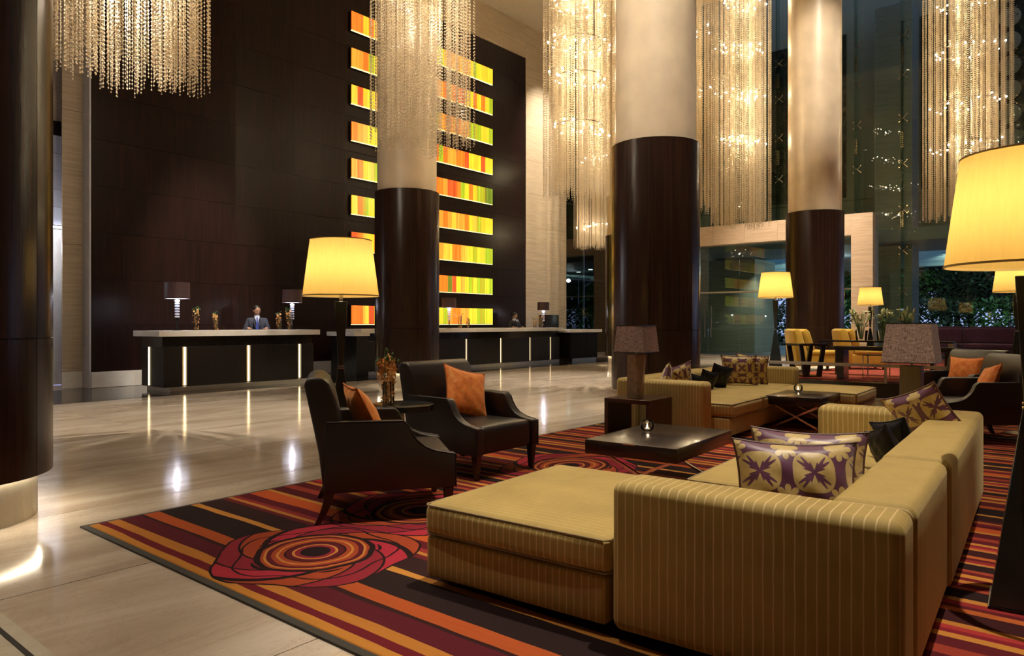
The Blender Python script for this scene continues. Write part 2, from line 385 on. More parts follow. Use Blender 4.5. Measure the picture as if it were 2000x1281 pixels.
def slat_glass(i, col):
    m, nt, b = new_mat('lit_art_glass_%02d' % i)
    P_ = world_pos(nt)
    n = noise(nt, mapv(nt, P_, (44, 44, .25)), 1, 3, .7)
    n2 = noise(nt, mapv(nt, P_, (13, 13, .1), (3, 1, 0)), 1, 1)
    warm = (min(1, col[0] * 1.15 + .12), col[1] * .62, col[2]); pale = (min(1, col[0] + .25), min(1, col[1] + .22), col[2] + .05)
    c = ramp(nt, n, [(.36, tuple(x * .45 for x in col)), (.44, col), (.50, warm), (.53, col), (.60, col), (.66, pale)])
    c = mixc(nt, ramp(nt, n2, [(.55, (0, 0, 0)), (.60, (.6, .6, .6))]), c, warm)
    nt.links.new(c, b.inputs['Base Color']); nt.links.new(c, b.inputs['Emission Color']); b.inputs['Emission Strength'].default_value = .85
    b.inputs['Roughness'].default_value = .2
    return m
GL = {'r': (.62, .11, .02), 'o': (.88, .25, .02), 'a': (.95, .42, .04), 'y': (1., .66, .05), 'l': (.68, .74, .03), 'g': (.34, .56, .02), 'd': (.12, .26, .02)}
GM = {k: slat_glass(i, c) for i, (k, c) in enumerate(GL.items())}

# ------------------------------------------------------------------ mesh helpers
class MB:
    def __init__(s): s.v = []; s.f = []; s.T = Matrix.Identity(4)
    def add(s, vs, fs):
        n = len(s.v); s.v += [tuple(s.T @ Vector(p)) for p in vs]; s.f += [tuple(i + n for i in f) for f in fs]; return s
    def box(s, x0, x1, y0, y1, z0, z1):
        return s.add([(x0, y0, z0), (x1, y0, z0), (x1, y1, z0), (x0, y1, z0), (x0, y0, z1), (x1, y0, z1), (x1, y1, z1), (x0, y1, z1)],
                     [(0, 3, 2, 1), (4, 5, 6, 7), (0, 1, 5, 4), (1, 2, 6, 5), (2, 3, 7, 6), (3, 0, 4, 7)])
    def frustum(s, b, t, z0, z1, c0=(0, 0), c1=(0, 0)):
        (bx, by), (tx, ty) = b, t
        v = [(c0[0] + i * bx, c0[1] + j * by, z0) for i, j in ((-1, -1), (1, -1), (1, 1), (-1, 1))] + [(c1[0] + i * tx, c1[1] + j * ty, z1) for i, j in ((-1, -1), (1, -1), (1, 1), (-1, 1))]
        return s.add(v, [(0, 3, 2, 1), (4, 5, 6, 7), (0, 1, 5, 4), (1, 2, 6, 5), (2, 3, 7, 6), (3, 0, 4, 7)])
    def lathe(s, prof, seg=24, c=(0, 0), cap=True, a0=0., a1=2 * PI):
        full = abs(a1 - a0 - 2 * PI) < 1e-6; n = seg if full else seg + 1
        v = [(c[0] + r * math.cos(a0 + (a1 - a0) * k / seg), c[1] + r * math.sin(a0 + (a1 - a0) * k / seg), z) for r, z in prof for k in range(n)]
        f = []
        for i in range(len(prof) - 1):
            for k in range(seg):
                k2 = (k + 1) % n; f.append((i * n + k, i * n + k2, (i + 1) * n + k2, (i + 1) * n + k))
        if cap and full:
            if prof[0][0] > 1e-5: f.append(tuple(reversed(range(n))))
            if prof[-1][0] > 1e-5: f.append(tuple((len(prof) - 1) * n + k for k in range(n)))
        return s.add(v, f)
    def shell(s, r0, r1, z0, z1, a0, a1, seg=6, c=(0, 0)):
        v = []
        for k in range(seg + 1):
            a = a0 + (a1 - a0) * k / seg
            for r, z in ((r0, z0), (r1, z0), (r1, z1), (r0, z1)): v.append((c[0] + r * math.cos(a), c[1] + r * math.sin(a), z))
        f = []
        for k in range(seg):
            for j in range(4): f.append((k * 4 + j, (k + 1) * 4 + j, (k + 1) * 4 + (j + 1) % 4, k * 4 + (j + 1) % 4))
        f += [(0, 1, 2, 3), tuple(seg * 4 + j for j in (3, 2, 1, 0))]
        return s.add(v, f)
    def tube(s, pts, r, seg=8, closed=False):
        pts = [Vector(p) for p in pts]; n = len(pts); rs = r if isinstance(r, (list, tuple)) else [r] * n
        v = []; f = []; prev = None
        for i, p in enumerate(pts):
            t = (pts[(i + 1) % n] - pts[i - 1]) if (closed or 0 < i < n - 1) else (pts[1] - pts[0] if i == 0 else pts[-1] - pts[-2])
            t.normalize()
            if prev is None: a = t.orthogonal().normalized()
            else:
                a = prev - t * prev.dot(t)
                a = a.normalized() if a.length > 1e-6 else t.orthogonal().normalized()
            prev = a; bb = t.cross(a)
            for k in range(seg):
                q = 2 * PI * k / seg; v.append(tuple(p + a * math.cos(q) * rs[i] + bb * math.sin(q) * rs[i]))
        m_ = n if closed else n - 1
        for i in range(m_):
            j = (i + 1) % n
            for k in range(seg): f.append((i * seg + k, i * seg + (k + 1) % seg, j * seg + (k + 1) % seg, j * seg + k))
        if not closed: f += [tuple(reversed(range(seg))), tuple((n - 1) * seg + k for k in range(seg))]
        return s.add(v, f)
    def prism(s, prof, y0, y1):  # profile (x,z) extruded along y
        n = len(prof); v = [(x, y0, z) for x, z in prof] + [(x, y1, z) for x, z in prof]
        return s.add(v, [tuple(range(n)), tuple(reversed(range(n, 2 * n)))] + [(i, n + i, n + (i + 1) % n, (i + 1) % n) for i in range(n)])
    def octa(s, c, r, rz=None):
        x, y, z = c; h = rz or r
        return s.add([(x + r, y, z), (x, y + r, z), (x - r, y, z), (x, y - r, z), (x, y, z + h), (x, y, z - h)],
                     [(0, 1, 4), (1, 2, 4), (2, 3, 4), (3, 0, 4), (1, 0, 5), (2, 1, 5), (3, 2, 5), (0, 3, 5)])
    def sphere(s, c, r, seg=10, rings=6, sc3=(1, 1, 1)):
        m0 = s.T; s.T = m0 @ Matrix.Translation(c) @ Matrix.Diagonal((sc3[0], sc3[1], sc3[2], 1))
        s.lathe([(max(1e-6, r * math.sin(PI * i / rings)), -r * math.cos(PI * i / rings)) for i in range(rings + 1)], seg, cap=False); s.T = m0; return s
    def rbox(s, x0, x1, y0, y1, z0, z1, r=.03, seg=3, puff=0., mid=4, pz=True):
        lo = Vector((x0, y0, z0)); hi = Vector((x1, y1, z1)); r = min(r, *[(hi[i] - lo[i]) / 2 - 1e-4 for i in range(3)])
        def cs(a, b_):
            A = [a + r * (1 - math.tan(PI / 4 * (1 - i / seg))) for i in range(seg + 1)]
            B = [b_ - r * (1 - math.tan(PI / 4 * (1 - i / seg))) for i in range(seg + 1)][::-1]
            Md = [A[-1] + (B[0] - A[-1]) * (i + 1) / (mid + 1) for i in range(mid)]
            return A + Md + B
        L = [cs(lo[i], hi[i]) for i in range(3)]
        idx = {}; vs = []; fs = []
        def pt(q):
            k = tuple(round(t, 6) for t in q)
            if k in idx: return idx[k]
            c = Vector([min(max(q[i], lo[i] + r), hi[i] - r) for i in range(3)]); d = Vector(q) - c
            p = c + (d.normalized() * r if d.length > 1e-9 else d)
            if puff:
                u_ = (p.x - lo.x) / (hi.x - lo.x); v_ = (p.y - lo.y) / (hi.y - lo.y); w_ = (p.z - lo.z) / (hi.z - lo.z)
                g = lambda t: max(0, 1 - abs(2 * t - 1) ** 3)
                p.z += puff * g(u_) * g(v_) * (w_ * 2 - 1 if not pz else max(0, w_ * 2 - 1))
                if not pz or True:
                    p.x += puff * .35 * (2 * u_ - 1) * g(v_) * g(w_) * (1 if abs(2 * u_ - 1) > .8 else 0)
                    p.y += puff * .35 * (2 * v_ - 1) * g(u_) * g(w_) * (1 if abs(2 * v_ - 1) > .8 else 0)
            idx[k] = len(vs); vs.append(tuple(p)); return idx[k]
        for ax in range(3):
            a, b_ = (ax + 1) % 3, (ax + 2) % 3
            for side in (0, 1):
                for i in range(len(L[a]) - 1):
                    for j in range(len(L[b_]) - 1):
                        q = []
                        for di, dj in ((0, 0), (1, 0), (1, 1), (0, 1)):
                            p = [0, 0, 0]; p[ax] = (lo, hi)[side][ax]; p[a] = L[a][i + di]; p[b_] = L[b_][j + dj]; q.append(pt(p))
                        if side == 0: q.reverse()
                        if len(set(q)) >= 3: fs.append(tuple(dict.fromkeys(q)))
        return s.add(vs, fs)
    def build(s, name, mat, parent=None, loc=(0, 0, 0), rz=0, bevel=0, bseg=2, smooth=True, ang=38, label=None, kind=None):
        me = bpy.data.meshes.new(name); me.from_pydata(s.v, [], s.f); me.update()
        if bevel:
            bm = bmesh.new(); bm.from_mesh(me); bmesh.ops.recalc_face_normals(bm, faces=bm.faces)
            ed = [e for e in bm.edges if len(e.link_faces) == 2 and e.calc_face_angle(0) > R(28)]
            bmesh.ops.bevel(bm, geom=ed, offset=bevel, segments=bseg, profile=.5, affect='EDGES'); bm.to_mesh(me); bm.free()
        if smooth:
            me.polygons.foreach_set('use_smooth', [True] * len(me.polygons)); me.set_sharp_from_angle(angle=R(ang))
        me.materials.append(mat)
        o = bpy.data.objects.new(name, me); COL.objects.link(o); o.location = loc; o.rotation_euler = (0, 0, rz)
        if parent: o.parent = parent
        if label: o['label'] = label
        if kind: o['kind'] = kind
        return o
def tag(o, label, cat, group=None):
    o['label'] = label; o['category'] = cat
    if group: o['group'] = group
    return o
def thing(name, label, cat, loc=(0, 0, 0), rz=0, group=None):
    o = bpy.data.objects.new(name, None); o.empty_display_size = .1; COL.objects.link(o); o.location = loc; o.rotation_euler = (0, 0, rz)
    return tag(o, label, cat, group)
def kids(o): return [c for c in bpy.data.objects if c.parent == o]
def dup(root, loc, rz, label, scale=None, rec=None):
    def cp(o, par):
        c = o.copy(); COL.objects.link(c); c.parent = par
        for k in CH.get(o.name, ()): cp(k, c)
        return c
    CH = {}
    for o in list(bpy.data.objects):
        if o.parent: CH.setdefault(o.parent.name, []).append(o)
    r = cp(root, None); r.location = loc; r.rotation_euler = (0, 0, rz); r['label'] = label
    if scale: r.scale = scale
    return r
def struct(o): o['kind'] = 'structure'; return o
def lamp_point(loc, power, col=WARM, rad=.05, parent=None):
    l = bpy.data.lights.new('point_light', 'POINT'); l.energy = power; l.color = col; l.shadow_soft_size = rad
    o = bpy.data.objects.new('point_light', l); COL.objects.link(o); o.location = loc
    if parent: o.parent = parent
    return o
def shared(me_o, name, loc, parent, rz=0, scale=None):
    o = bpy.data.objects.new(name, me_o.data); COL.objects.link(o); o.location = loc; o.rotation_euler = (0, 0, rz); o.parent = parent
    if scale: o.scale = scale
    return o

# ------------------------------------------------------------------ setting
WV = 15.7     # reception wall plane
GU = 27.5     # glass front plane
fl = struct(MB().box(-5, GU + .3, -8, 17.2, -.3, -.012).build('floor', M['floor_joint'], smooth=False))
T0 = MB().box(-1.497, 1.497, -.747, .747, -.012, 0).build('marble_slab', M['floor'], fl, (0, 0, 0), smooth=False)
first = True
for i in range(11):
    for j in range(15):
        u, v = -3.5 + i * 3, -7.25 + j * 1.5
        if v > 12.9: continue
        if first: T0.location = (u, v, 0); first = False
        else: shared(T0, 'marble_slab', (u, v, 0), fl)
# black granite border in front of the reception wall
struct(MB().box(3.2, 23.5, 13.02, WV, -.011, .002).build('trim_1', M['black_granite'], smooth=False))['label'] = 'black granite floor border along the reception desks'
# stone band with a dark line set in the floor at lower left
tr2 = struct(MB().box(-.09, .09, -3, 3, 0, .006).build('trim_2', M['drum_marble'], None, (.94, 2.1, 0), 0, smooth=False))
MB().box(.015, .035, -3, 3, .006, .009).build('dark_line', M['joint'], tr2, smooth=False)

ceil = struct(MB().box(-5, 22.4, -8, 17.2, CEIL, CEIL + .3).box(22.4, GU + .3, -8, 17.2, 15.2, 15.4).box(22.1, 22.4, -8, 17.2, CEIL + .3, 15.2).build('ceiling', M['ceiling'], smooth=False))
OVER = ['the near sofa, toward the rug corner', 'the nearer coffee table', 'the far sofa', 'the marble floor between armchairs and glowing strips', 'the marble floor before the long desk', 'the marble floor before the left desk', 'the carpet corner', 'the red platform carpet', 'the right armchairs', 'the travertine wall end', 'the floor inside the glass doors', 'the rear of the platform', 'the near carpet, added to brighten the central column', 'the far carpet, added to brighten the rear column', 'the wall side of the left desk', 'the floor behind the first column, added to brighten the left desk', 'the lobby centre, aimed at the long desk', 'the spot right behind the camera, added to brighten the bronze lamp', 'the lobby glass side, added to brighten the portal', 'the gap before the long desk']
for i, (p, t, e, a, b_) in enumerate(SPOTS):
    cl = thing('ceiling_downlight', 'ceiling downlight above ' + OVER[i], 'ceiling light', (p[0], p[1], CEIL), group='downlights in the high ceiling')
    MB().shell(.09, .13, -.03, 0, 0, 2 * PI - 1e-4, 20).build('rim', M['steel'], cl)
    MB().lathe([(.085, -.004), (.085, 0)], 16).build('lens', M['down'], cl)
# rear and side walls out of view
struct(MB().box(-5.3, -5, -8, 17.2, 0, CEIL).build('wall_rear', M['backwall'], smooth=False))
struct(MB().box(-5.3, GU, -8.3, -8, 0, CEIL).build('wall_right', M['backwall'], smooth=False))

# reception wall: dark veneer panels
WL, WR, WT = 5.76, 19.86, 10.67
wr = struct(MB().box(WL, WR, WV + .02, WV + .5, 0, WT).build('wall_reception', M['joint'], smooth=False))
rows = 11; h = (WT - .33) / rows; cols_ = 9; cw = (WR - WL) / cols_
pan = None
for r_ in range(rows):
    for k in range(cols_):
        loc = (WL + (k + .5) * cw, WV + .01, .33 + (r_ + .5) * h)
        if pan is None: pan = MB().box(-cw / 2 + .0008, cw / 2 - .0008, -.01, .01, -h / 2 + .003, h / 2 - .003).build('wood_panel', M['wall_wood'], wr, loc, smooth=False)
        else: shared(pan, 'wood_panel', loc, wr)
bs = struct(MB().box(WL, WR, WV - .02, WV + .02, .003, .32).build('baseboard_reception', M['joint'], smooth=False))
bb = None
for k in range(cols_):
    loc = (WL + (k + .5) * cw, WV - .03, .165)
    if bb is None: bb = MB().box(-cw / 2 + .002, cw / 2 - .002, -.015, .012, -.158, .16).build('marble_skirting', M['white_marble'], bs, loc, smooth=False)
    else: shared(bb, 'marble_skirting', loc, bs)
# travertine surround (right part and the band above), in slabs
tw = struct(MB().box(WR, 22.34, WV + .02, WV + .5, 0, CEIL).box(WL - .5, WR, WV + .02, WV + .5, WT, CEIL).build('wall_travertine', M['joint'], smooth=False))
tp = None
def trav(x0, x1, z0, z1, y=WV):
    global tp
    if tp is None: tp = MB().box(-.5, .5, -.02, .02, -.5, .5).build('travertine_panel', M['travertine'], tw, ((x0 + x1) / 2, y, (z0 + z1) / 2), smooth=False); o = tp
    else: o = shared(tp, 'travertine_panel', ((x0 + x1) / 2, y, (z0 + z1) / 2), tw)
    o.scale = (x1 - x0 - .004, 1, z1 - z0 - .004)
for r_ in range(10):
    for k in range(2): trav(WR + k * 1.24, WR + (k + 1) * 1.24, r_ * CEIL / 10, (r_ + 1) * CEIL / 10)
for k in range(10): trav(WL - .5 + k * 1.46, WL - .5 + (k + 1) * 1.46, WT, CEIL)
# left end: pale side return, travertine pier, lit recess with pale panels
struct(MB().box(WL - .03, WL, WV - .02, WV + .35, 0, 9.5).build('trim_3', M['white_panel'], smooth=False))
pier = struct(MB().box(5.37, WL - .031, WV + .37, WV + .40, 0, CEIL).build('wall_pier', M['joint'], smooth=False))
for z0, z1 in ((0, .34), (.34, 2.9), (2.9, 5.6), (5.6, 8.3), (8.3, 11.8)):
    o = MB().box(5.365, WL - .032, WV + .34, WV + .37, z0 + .003, z1 - .003).build('travertine_panel', M['travertine'] if z0 else M['white_marble'], pier, smooth=False)
bk = struct(MB().box(-5, 7.0, 17.2, 17.4, 0, CEIL).build('wall_recess', M['joint'], smooth=False))
for r_ in range(5):
    z0 = 3.4 + r_ * .38
    for k in range(3): MB().box(4.0 + k * .98, 4.976 + k * .98, 17.15, 17.2, z0 + .004, z0 + .376).build('pale_panel', M['white_panel'], bk, smooth=False)
MB().box(1.2, 6.9, 17.15, 17.2, 0, 3.3).build('marble_panel', M['white_marble'], bk, smooth=False)
MB().box(1.2, 6.9, 17.12, 17.2, 5.3, 5.6).build('dark_fascia', M['wall_wood'], bk, smooth=False)
MB().box(1.2, 6.9, 17.15, 17.2, 5.6, CEIL).build('travertine_panel', M['travertine'], bk, smooth=False)
MB().box(1.2, 6.9, 17.0, 17.12, 3.32, 3.36).build('cove_light', M['cool_glow'], bk, smooth=False)
lamp_point((4.9, 16.7, 2.9), 45, (.92, .92, 1), .1)  # fill lamp added to brighten the recess
# side glass beyond the travertine wall
sg = struct(MB().box(22.34, GU, WV + .3, WV + .34, 0, .12).build('window_1', M['steel'], smooth=False)); sg['label'] = 'tall green glass side window right of the travertine wall'
for k in range(3):
    for r_ in range(5):
        MB().box(22.36 + k * 1.72, 22.36 + k * 1.72 + 1.70, WV + .31, WV + .325, .12 + r_ * 2.93, .12 + r_ * 2.93 + 2.92).build('glass_pane', M['side_pane'], sg, smooth=False)
struct(MB().box(22.4, 34, 18.5, 18.8, -.2, 16).build('wall_outer_left', M['grey_stone'], smooth=False))

# columns
def column(u, v, label, ph=0., k_=1.):
    c = thing('column', label, 'column', (u, v, 0), ph, 'round lobby columns')
    c.scale = (k_, k_, 1)
    MB().lathe([(.58, .0), (.58, .335)], 48).build('drum', M['drum_marble'], c)
    MB().lathe([(.60, .315), (.60, .33)], 40).build('cove_light', M['base_glow'], c)
    MB().lathe([(.655, .332), (.655, 4.02)], 48).build('core', M['joint'], c)
    p0 = None
    for (z0, z1) in ((.30, 1.2), (1.206, 4.0)):
        p0 = None
        for k in range(6):
            if p0 is None: p0 = MB().shell(.64, .67, z0, z1, R(.25), R(59.75), 10).build('veneer_panel', M['column_wood'], c)
            else: shared(p0, 'veneer_panel', (0, 0, 0), c, R(60 * k))
    MB().shell(.60, .672, 4.0, 4.02, 0, 2 * PI - 1e-4, 48).build('rim', M['column_wood'], c)
    MB().lathe([(.615, 4.0), (.615, CEIL)], 64).build('plaster_shaft', M['plaster'], c)
    return c
column(1.21, 5.90, 'dark round column nearest the camera at the left edge', R(12))
column(10.2, 11.22, 'dark-clad round column in front of the glowing glass strips, between the two desks', R(5))
column(9.95, 5.31, 'widest dark-clad round column in the centre, behind the gold sofa', R(20))
column(18.42, 5.46, 'dark-clad round column behind the yellow chairs, in front of the portal', R(35))
column(19.5, 11.39, 'round column mostly hidden behind the big central column')

# ------------------------------------------------------------------ glass front
gf = struct(MB().box(GU - .05, GU + .05, -8, WV + .3, 0, .06).build('window_2', M['steel'], smooth=False)); gf['label'] = 'tall glass front of the lobby'
VJ = [-8, -5.2, -2.4, -.2, 2.15, 5.22, 6.68, 9.42, 12.5, WV + .3]
ZJ = [.06, 2.4, 5.2, 8.33, 11.15, 15.2]
for a, b_ in zip(VJ[:-1], VJ[1:]):
    for z0, z1 in zip(ZJ[:-1], ZJ[1:]):
        if 6.2 < (a + b_) / 2 < 15 and z0 < 2.5: continue
        MB().box(GU - .008, GU + .008, a + .006, b_ - .006, z0 + .006, z1 - .006).build('glass_pane', M['pane'], gf, smooth=False)
finmesh = MB().box(GU - .42, GU - .02, -.012, .012, 0, 15.2).build('glass_fin', M['fin'], gf, (0, VJ[1], 0), smooth=False)
for v in VJ[2:-1]:
    zf = 5.2 if 6.5 < v < 15 else 0
    if zf: MB().box(GU - .42, GU - .02, v - .012, v + .012, zf, 15.2).build('glass_fin', M['fin'], gf, smooth=False)
    else: shared(finmesh, 'glass_fin', (0, v, 0), gf)
def spider(v, z):
    b_ = MB(); b_.sphere((GU - .08, v, z), .035, 8, 5)
    for sy in (-1, 1):
        for sz in (-1, 1):
            b_.tube([(GU - .08, v, z), (GU - .06, v + sy * .11, z + sz * .11)], .012, 5); b_.tube([(GU - .10, v + sy * .12, z + sz * .12), (GU - .01, v + sy * .12, z + sz * .12)], .022, 6)
    return b_.build('spider_fitting', M['brass'], gf)
sp0 = spider(VJ[4], ZJ[1])
def splice(v, z):
    b_ = MB()
    for k in range(8):
        for sy in (-.03, .03): b_.box(GU - .30, GU - .24, v + sy - .012, v + sy + .012, z + k * .07 - .018, z + k * .07 + .018)
        b_.box(GU - .18, GU - .12, v - .03, v + .03, z + k * .07 + .02, z + k * .07 + .045)
    return b_.build('fin_splice_plate', M['brass'], gf)
sl0 = splice(VJ[4], 4.6)
for v in VJ[4:-1]:
    for z in (2.4, 3.8, 5.2, 6.77, 8.33, 9.8, 11.15):
        if (v > 6.5 and z < 5.3) or (v == VJ[4] and z == 2.4): continue
        shared(sp0, 'spider_fitting', (0, v - VJ[4], z - 2.4), gf)
    for z in (4.6, 7.3, 10.2):
        if (v > 6.5 and z < 5) or (v == VJ[4] and z == 4.6): continue
        shared(sl0, 'fin_splice_plate', (0, v - VJ[4], z - 4.6), gf)
# travertine portal round the doors
PZ0, PZ1, PV0, PV1 = 4.42, 5.17, 6.1, 15.2
po = struct(MB().box(GU - .36, GU + .36, PV0 + .02, PV0 + .68, 0, PZ1 - .02).box(GU - .36, GU + .36, PV1 - .68, PV1 - .02, 0, PZ1 - .02).box(GU - .36, GU + .36, PV0 + .02, PV1 - .02, PZ0 + .02, PZ1 - .02).build('trim_4', M['joint'], smooth=False))
po['label'] = 'travertine portal surround of the entrance'
for i in range(4):
    z0, z1 = PZ1 * i / 4, PZ1 * (i + 1) / 4
    for a, b_ in ((PV0, PV0 + .7), (PV1 - .7, PV1)): MB().box(GU - .4, GU + .4, a, b_, z0 + .003, z1 - .003).build('travertine_block', M['portal_stone'], po, smooth=False)
n = 6
for i in range(n):
    a = PV0 + .7 + (PV1 - PV0 - 1.4) * i / n; b_ = PV0 + .7 + (PV1 - PV0 - 1.4) * (i + 1) / n
    MB().box(GU - .4, GU + .4, a + .003, b_ - .003, PZ0, PZ1).build('travertine_block', M['portal_stone'], po, smooth=False)
# doors and door glazing
dg = struct(MB().box(GU - .03, GU + .03, PV0 + .7, PV1 - .7, 2.52, 2.58).build('window_3', M['steel'], smooth=False)); dg['label'] = 'glass lobby doors and transoms inside the travertine portal'
vs_ = [PV0 + .7, 8.2, 9.6, 11.0, 12.3, 13.4, PV1 - .7]
for i in range(len(vs_) - 1):
    MB().box(GU - .008, GU + .008, vs_[i] + .005, vs_[i + 1] - .005, 2.58, PZ0).build('glass_pane', M['pane'], dg, smooth=False)
    MB().box(GU - .008, GU + .008, vs_[i] + .005, vs_[i + 1] - .005, .02, 2.52).build('glass_pane', M['pane'], dg, smooth=False)
for k, (a, b_, hv) in enumerate(((10.95, 12.25, 12.15), (12.31, 13.4, 12.42))):
    d = thing('door_handle', ['left', 'right'][1 - k] + ' one of the two long vertical steel pull handles on the glass entrance doors', 'door handle', (GU - .05, hv, 0), group='pull handles on the glass doors')
    MB().tube([(0, 0, .75), (0, 0, 2.0)], .022, 8).build('bar', M['chrome'], d)
    for z in (.9, 1.85): MB().tube([(0, 0, z), (.045, 0, z)], .014, 6).build('standoff', M['chrome'], d)

# ------------------------------------------------------------------ outside
struct(MB().box(GU + .3, 90, -40, 40, -.3, -.01).build('ground', M['paving'], smooth=False))
def op(name, x0, x1, y0, y1, z0, z1, mat, label, cat):
    return tag(MB().box(x0, x1, y0, y1, z0, z1).build(name, mat, bevel=.02, smooth=False), label, cat)
fac = thing('facade', 'dark upper facade wall added above the entrance canopy to darken the glass', 'building', (0, 0, 0))
MB().box(31, 31.4, -12, 18.5, 4.75, 17).build('wall', M['facade'], fac, smooth=False)  # wall put in so the upper glass reads dark
for a, b_ in ((7.95, 11.1), (-3, 5.3)):  # dark panels stand for the lobby's dark wall reflected in the glass
    w_ = MB().box(30.96, 31.0, a, b_, 6.4, 13).build('window', M['facade_reflection'], fac, smooth=False)
for z in (4.95, 6.25):
    MB().box(30.97, 31.0, -12, 18.5, z, z + .02).build('panel_joint', M['joint'], fac, smooth=False)
for i in range(7):  # plain discs stand for the row of oval lights
    MB().lathe([(.30, 0), (.34, .02), (.34, .04), (.26, .05)], 24).build('oval_light_disc', M['bronze_wood'], fac, (30.95, 2.6 - .1, 7.9 + i * .86)).rotation_euler = (0, -PI / 2, 0)
def pier_(u, v, w_, d_, z1, label):
    p = thing('stone_pier', label, 'pillar', (u, v, 0))
    z = 0
    while z < z1 - .01:
        zz = min(z + 1.35, z1)
        MB().box(0, d_, 0, w_, z + .004, zz - .004).build('stone_block', M['grey_stone'], p, smooth=False); z = zz
    return p
pier_(31.5, 11.9, 3.4, 2.6, 4.2, 'grey stone pier lit by a spotlight behind the glass doors')
pier_(29.6, 5.35, 1.25, 1.3, 4.2, 'grey-green stone pillar outside the glass, right of the portal')
op('stone_pillar_upper', 29.6, 30.9, 5.35, 6.6, 4.7, 13.2, M['grey_stone'], 'tall upper part of the stone pillar above the canopy, right of the portal', 'pillar')
can = thing('canopy', 'entrance canopy with blue skylight and small round lights outside the glass', 'canopy', (0, 0, 4.25))
cs = MB().box(28.6, 33.2, -12, 18.4, 0, .45).box(42.0, 43, -12, 18.4, 0, .45)
for a, b_ in ((-12, -2.5), (1.2, 4.6), (7.6, 10.8), (15.2, 18.4)): cs.box(33.2, 42.0, a, b_, 0, .45)
cs.build('slab', M['canopy'], can, smooth=False)
for (a, b_) in ((-2.5, 1.2), (4.6, 7.6), (10.8, 15.2)):
    MB().box(33.2, 42.0, a, b_, .36, .40).build('skylight', M['bluelite'], can, smooth=False)
    for k in range(10): MB().box(33.5 + k * .87, 33.58 + k * .87, a, b_, .16, .30).build('louvre', M['canopy'], can, smooth=False)
for (u, v) in ((32.9, 6.1), (36.6, 4.4), (40.0, 4.2), (33.0, 1.5), (36.0, 2.4), (34.0, 9.0), (32.8, 10.6), (32.9, 12.5), (33.0, 14.6), (38.5, 8.4)):
    MB().lathe([(.11, -.03), (.11, 0)], 14).build('soffit_light', M['down_cool'], can, (u, v, 0))
spot((30.6, 10.9, 4.15), (31.7, 11.7, 2.2), 330, 60, .8, (1, .97, .9))
spot((36, 5.0, 4.15), (46, 3.0, 1.8), 2600, 80, .9, (.8, 1, .8))  # green spot added to bring up the foliage on the right
spot((36, 11.0, 4.15), (46, 13.0, 1.8), 2600, 80, .9, (.8, 1, .8))  # second added green spot, for the foliage on the left
lamp_point((33, 9.0, 3.7), 90, (.9, .95, 1), .1)
for k, (u, v) in enumerate(((41.6, 1.5), (41.6, 16.5))):
    op('canopy_post', u, u + .3, v, v + .3, 0, 4.24, M['canopy'], ['grey post carrying the canopy, right', 'grey post carrying the canopy, left'][k], 'post')
for k in range(9):
    b_ = MB()
    rnd = random.Random(k + 50)
    for i in range(2600):
        x, y, z = rnd.gauss(0, .45), rnd.uniform(-1.95, 1.95), 2.5 * rnd.random() ** 1.2
        a, bb2 = rnd.uniform(0, 2 * PI), rnd.uniform(-1, 1); L = rnd.uniform(.20, .38)
        dx, dy, dz = math.cos(a) * L, math.sin(a) * L, bb2 * L
        b_.add([(x, y, z), (x + dx * .5 - dy * .3, y + dy * .5 + dx * .3, z + dz * .5), (x + dx, y + dy, z + dz), (x + dx * .5 + dy * .3, y + dy * .5 - dx * .3, z + dz * .5)], [(0, 1, 2, 3)])
    o = b_.build('hedge', M['foliage_a' if k % 2 else 'foliage_b'], None, (44.2 + (k % 2) * .4, -9 + k * 4.1, 0), smooth=False)
    tag(o, 'low leafy shrub growing outside beyond the canopy', 'shrub', 'shrubs beyond the forecourt')
def tree(u, v, h_, cr, seed, label, mat, nl=9000, leaf=.26):
    rnd = random.Random(seed)
    t = thing('tree', label, 'tree', (u, v, 0), group='trees beyond the forecourt')
    tb = MB(); tb.tube([(0, 0, 0), (.1, .05, h_ * .25), (-.05, .15, h_ * .5), (.1, .1, h_ * .8)], [.22, .17, .12, .04], 8)
    cents = []
    for i in range(16):
        a = rnd.uniform(0, 2 * PI); z = h_ * rnd.uniform(.28, .85); r_ = cr * rnd.uniform(.35, 1)
        e = (math.cos(a) * r_, math.sin(a) * r_, z + rnd.uniform(.2, 1.0))
        tb.tube([(0, .1, z * .75), (e[0] * .5, e[1] * .5, z + .1), e], [.08, .05, .02], 5); cents.append(e)
    tb.build('trunk', M['trunk'], t)
    b_ = MB()
    for i in range(nl):
        c = cents[rnd.randrange(len(cents))]; s_ = cr * .26
        x, y, z = c[0] + rnd.gauss(0, s_), c[1] + rnd.gauss(0, s_), c[2] + rnd.gauss(0, s_ * .5)
        if z < .6: continue
        a, bb2 = rnd.uniform(0, 2 * PI), rnd.uniform(-1, 1); L = rnd.uniform(.6, 1.2) * leaf
        dx, dy, dz = math.cos(a) * L, math.sin(a) * L, bb2 * L
        b_.add([(x, y, z), (x + dx * .5 - dy * .35, y + dy * .5 + dx * .35, z + dz * .5), (x + dx, y + dy, z + dz), (x + dx * .5 + dy * .35, y + dy * .5 - dx * .35, z + dz * .5)], [(0, 1, 2, 3)])
    b_.build('foliage', mat, t, smooth=False, kind='stuff')
LT = 'dense leafy tree in the dusk beyond the canopy'
for i, (u, v) in enumerate(((47, 13.5), (47.5, 18), (47, 9.3), (47.5, 5.6), (47, 1.8), (48, -2), (53, 15.5), (53, 11), (53, 7), (53, 3), (53, -1))):
    tree(u, v, 5.4 + (i % 3) * .5, 2.1, 100 + i, LT, M['foliage_b' if i % 2 else 'foliage_a'])

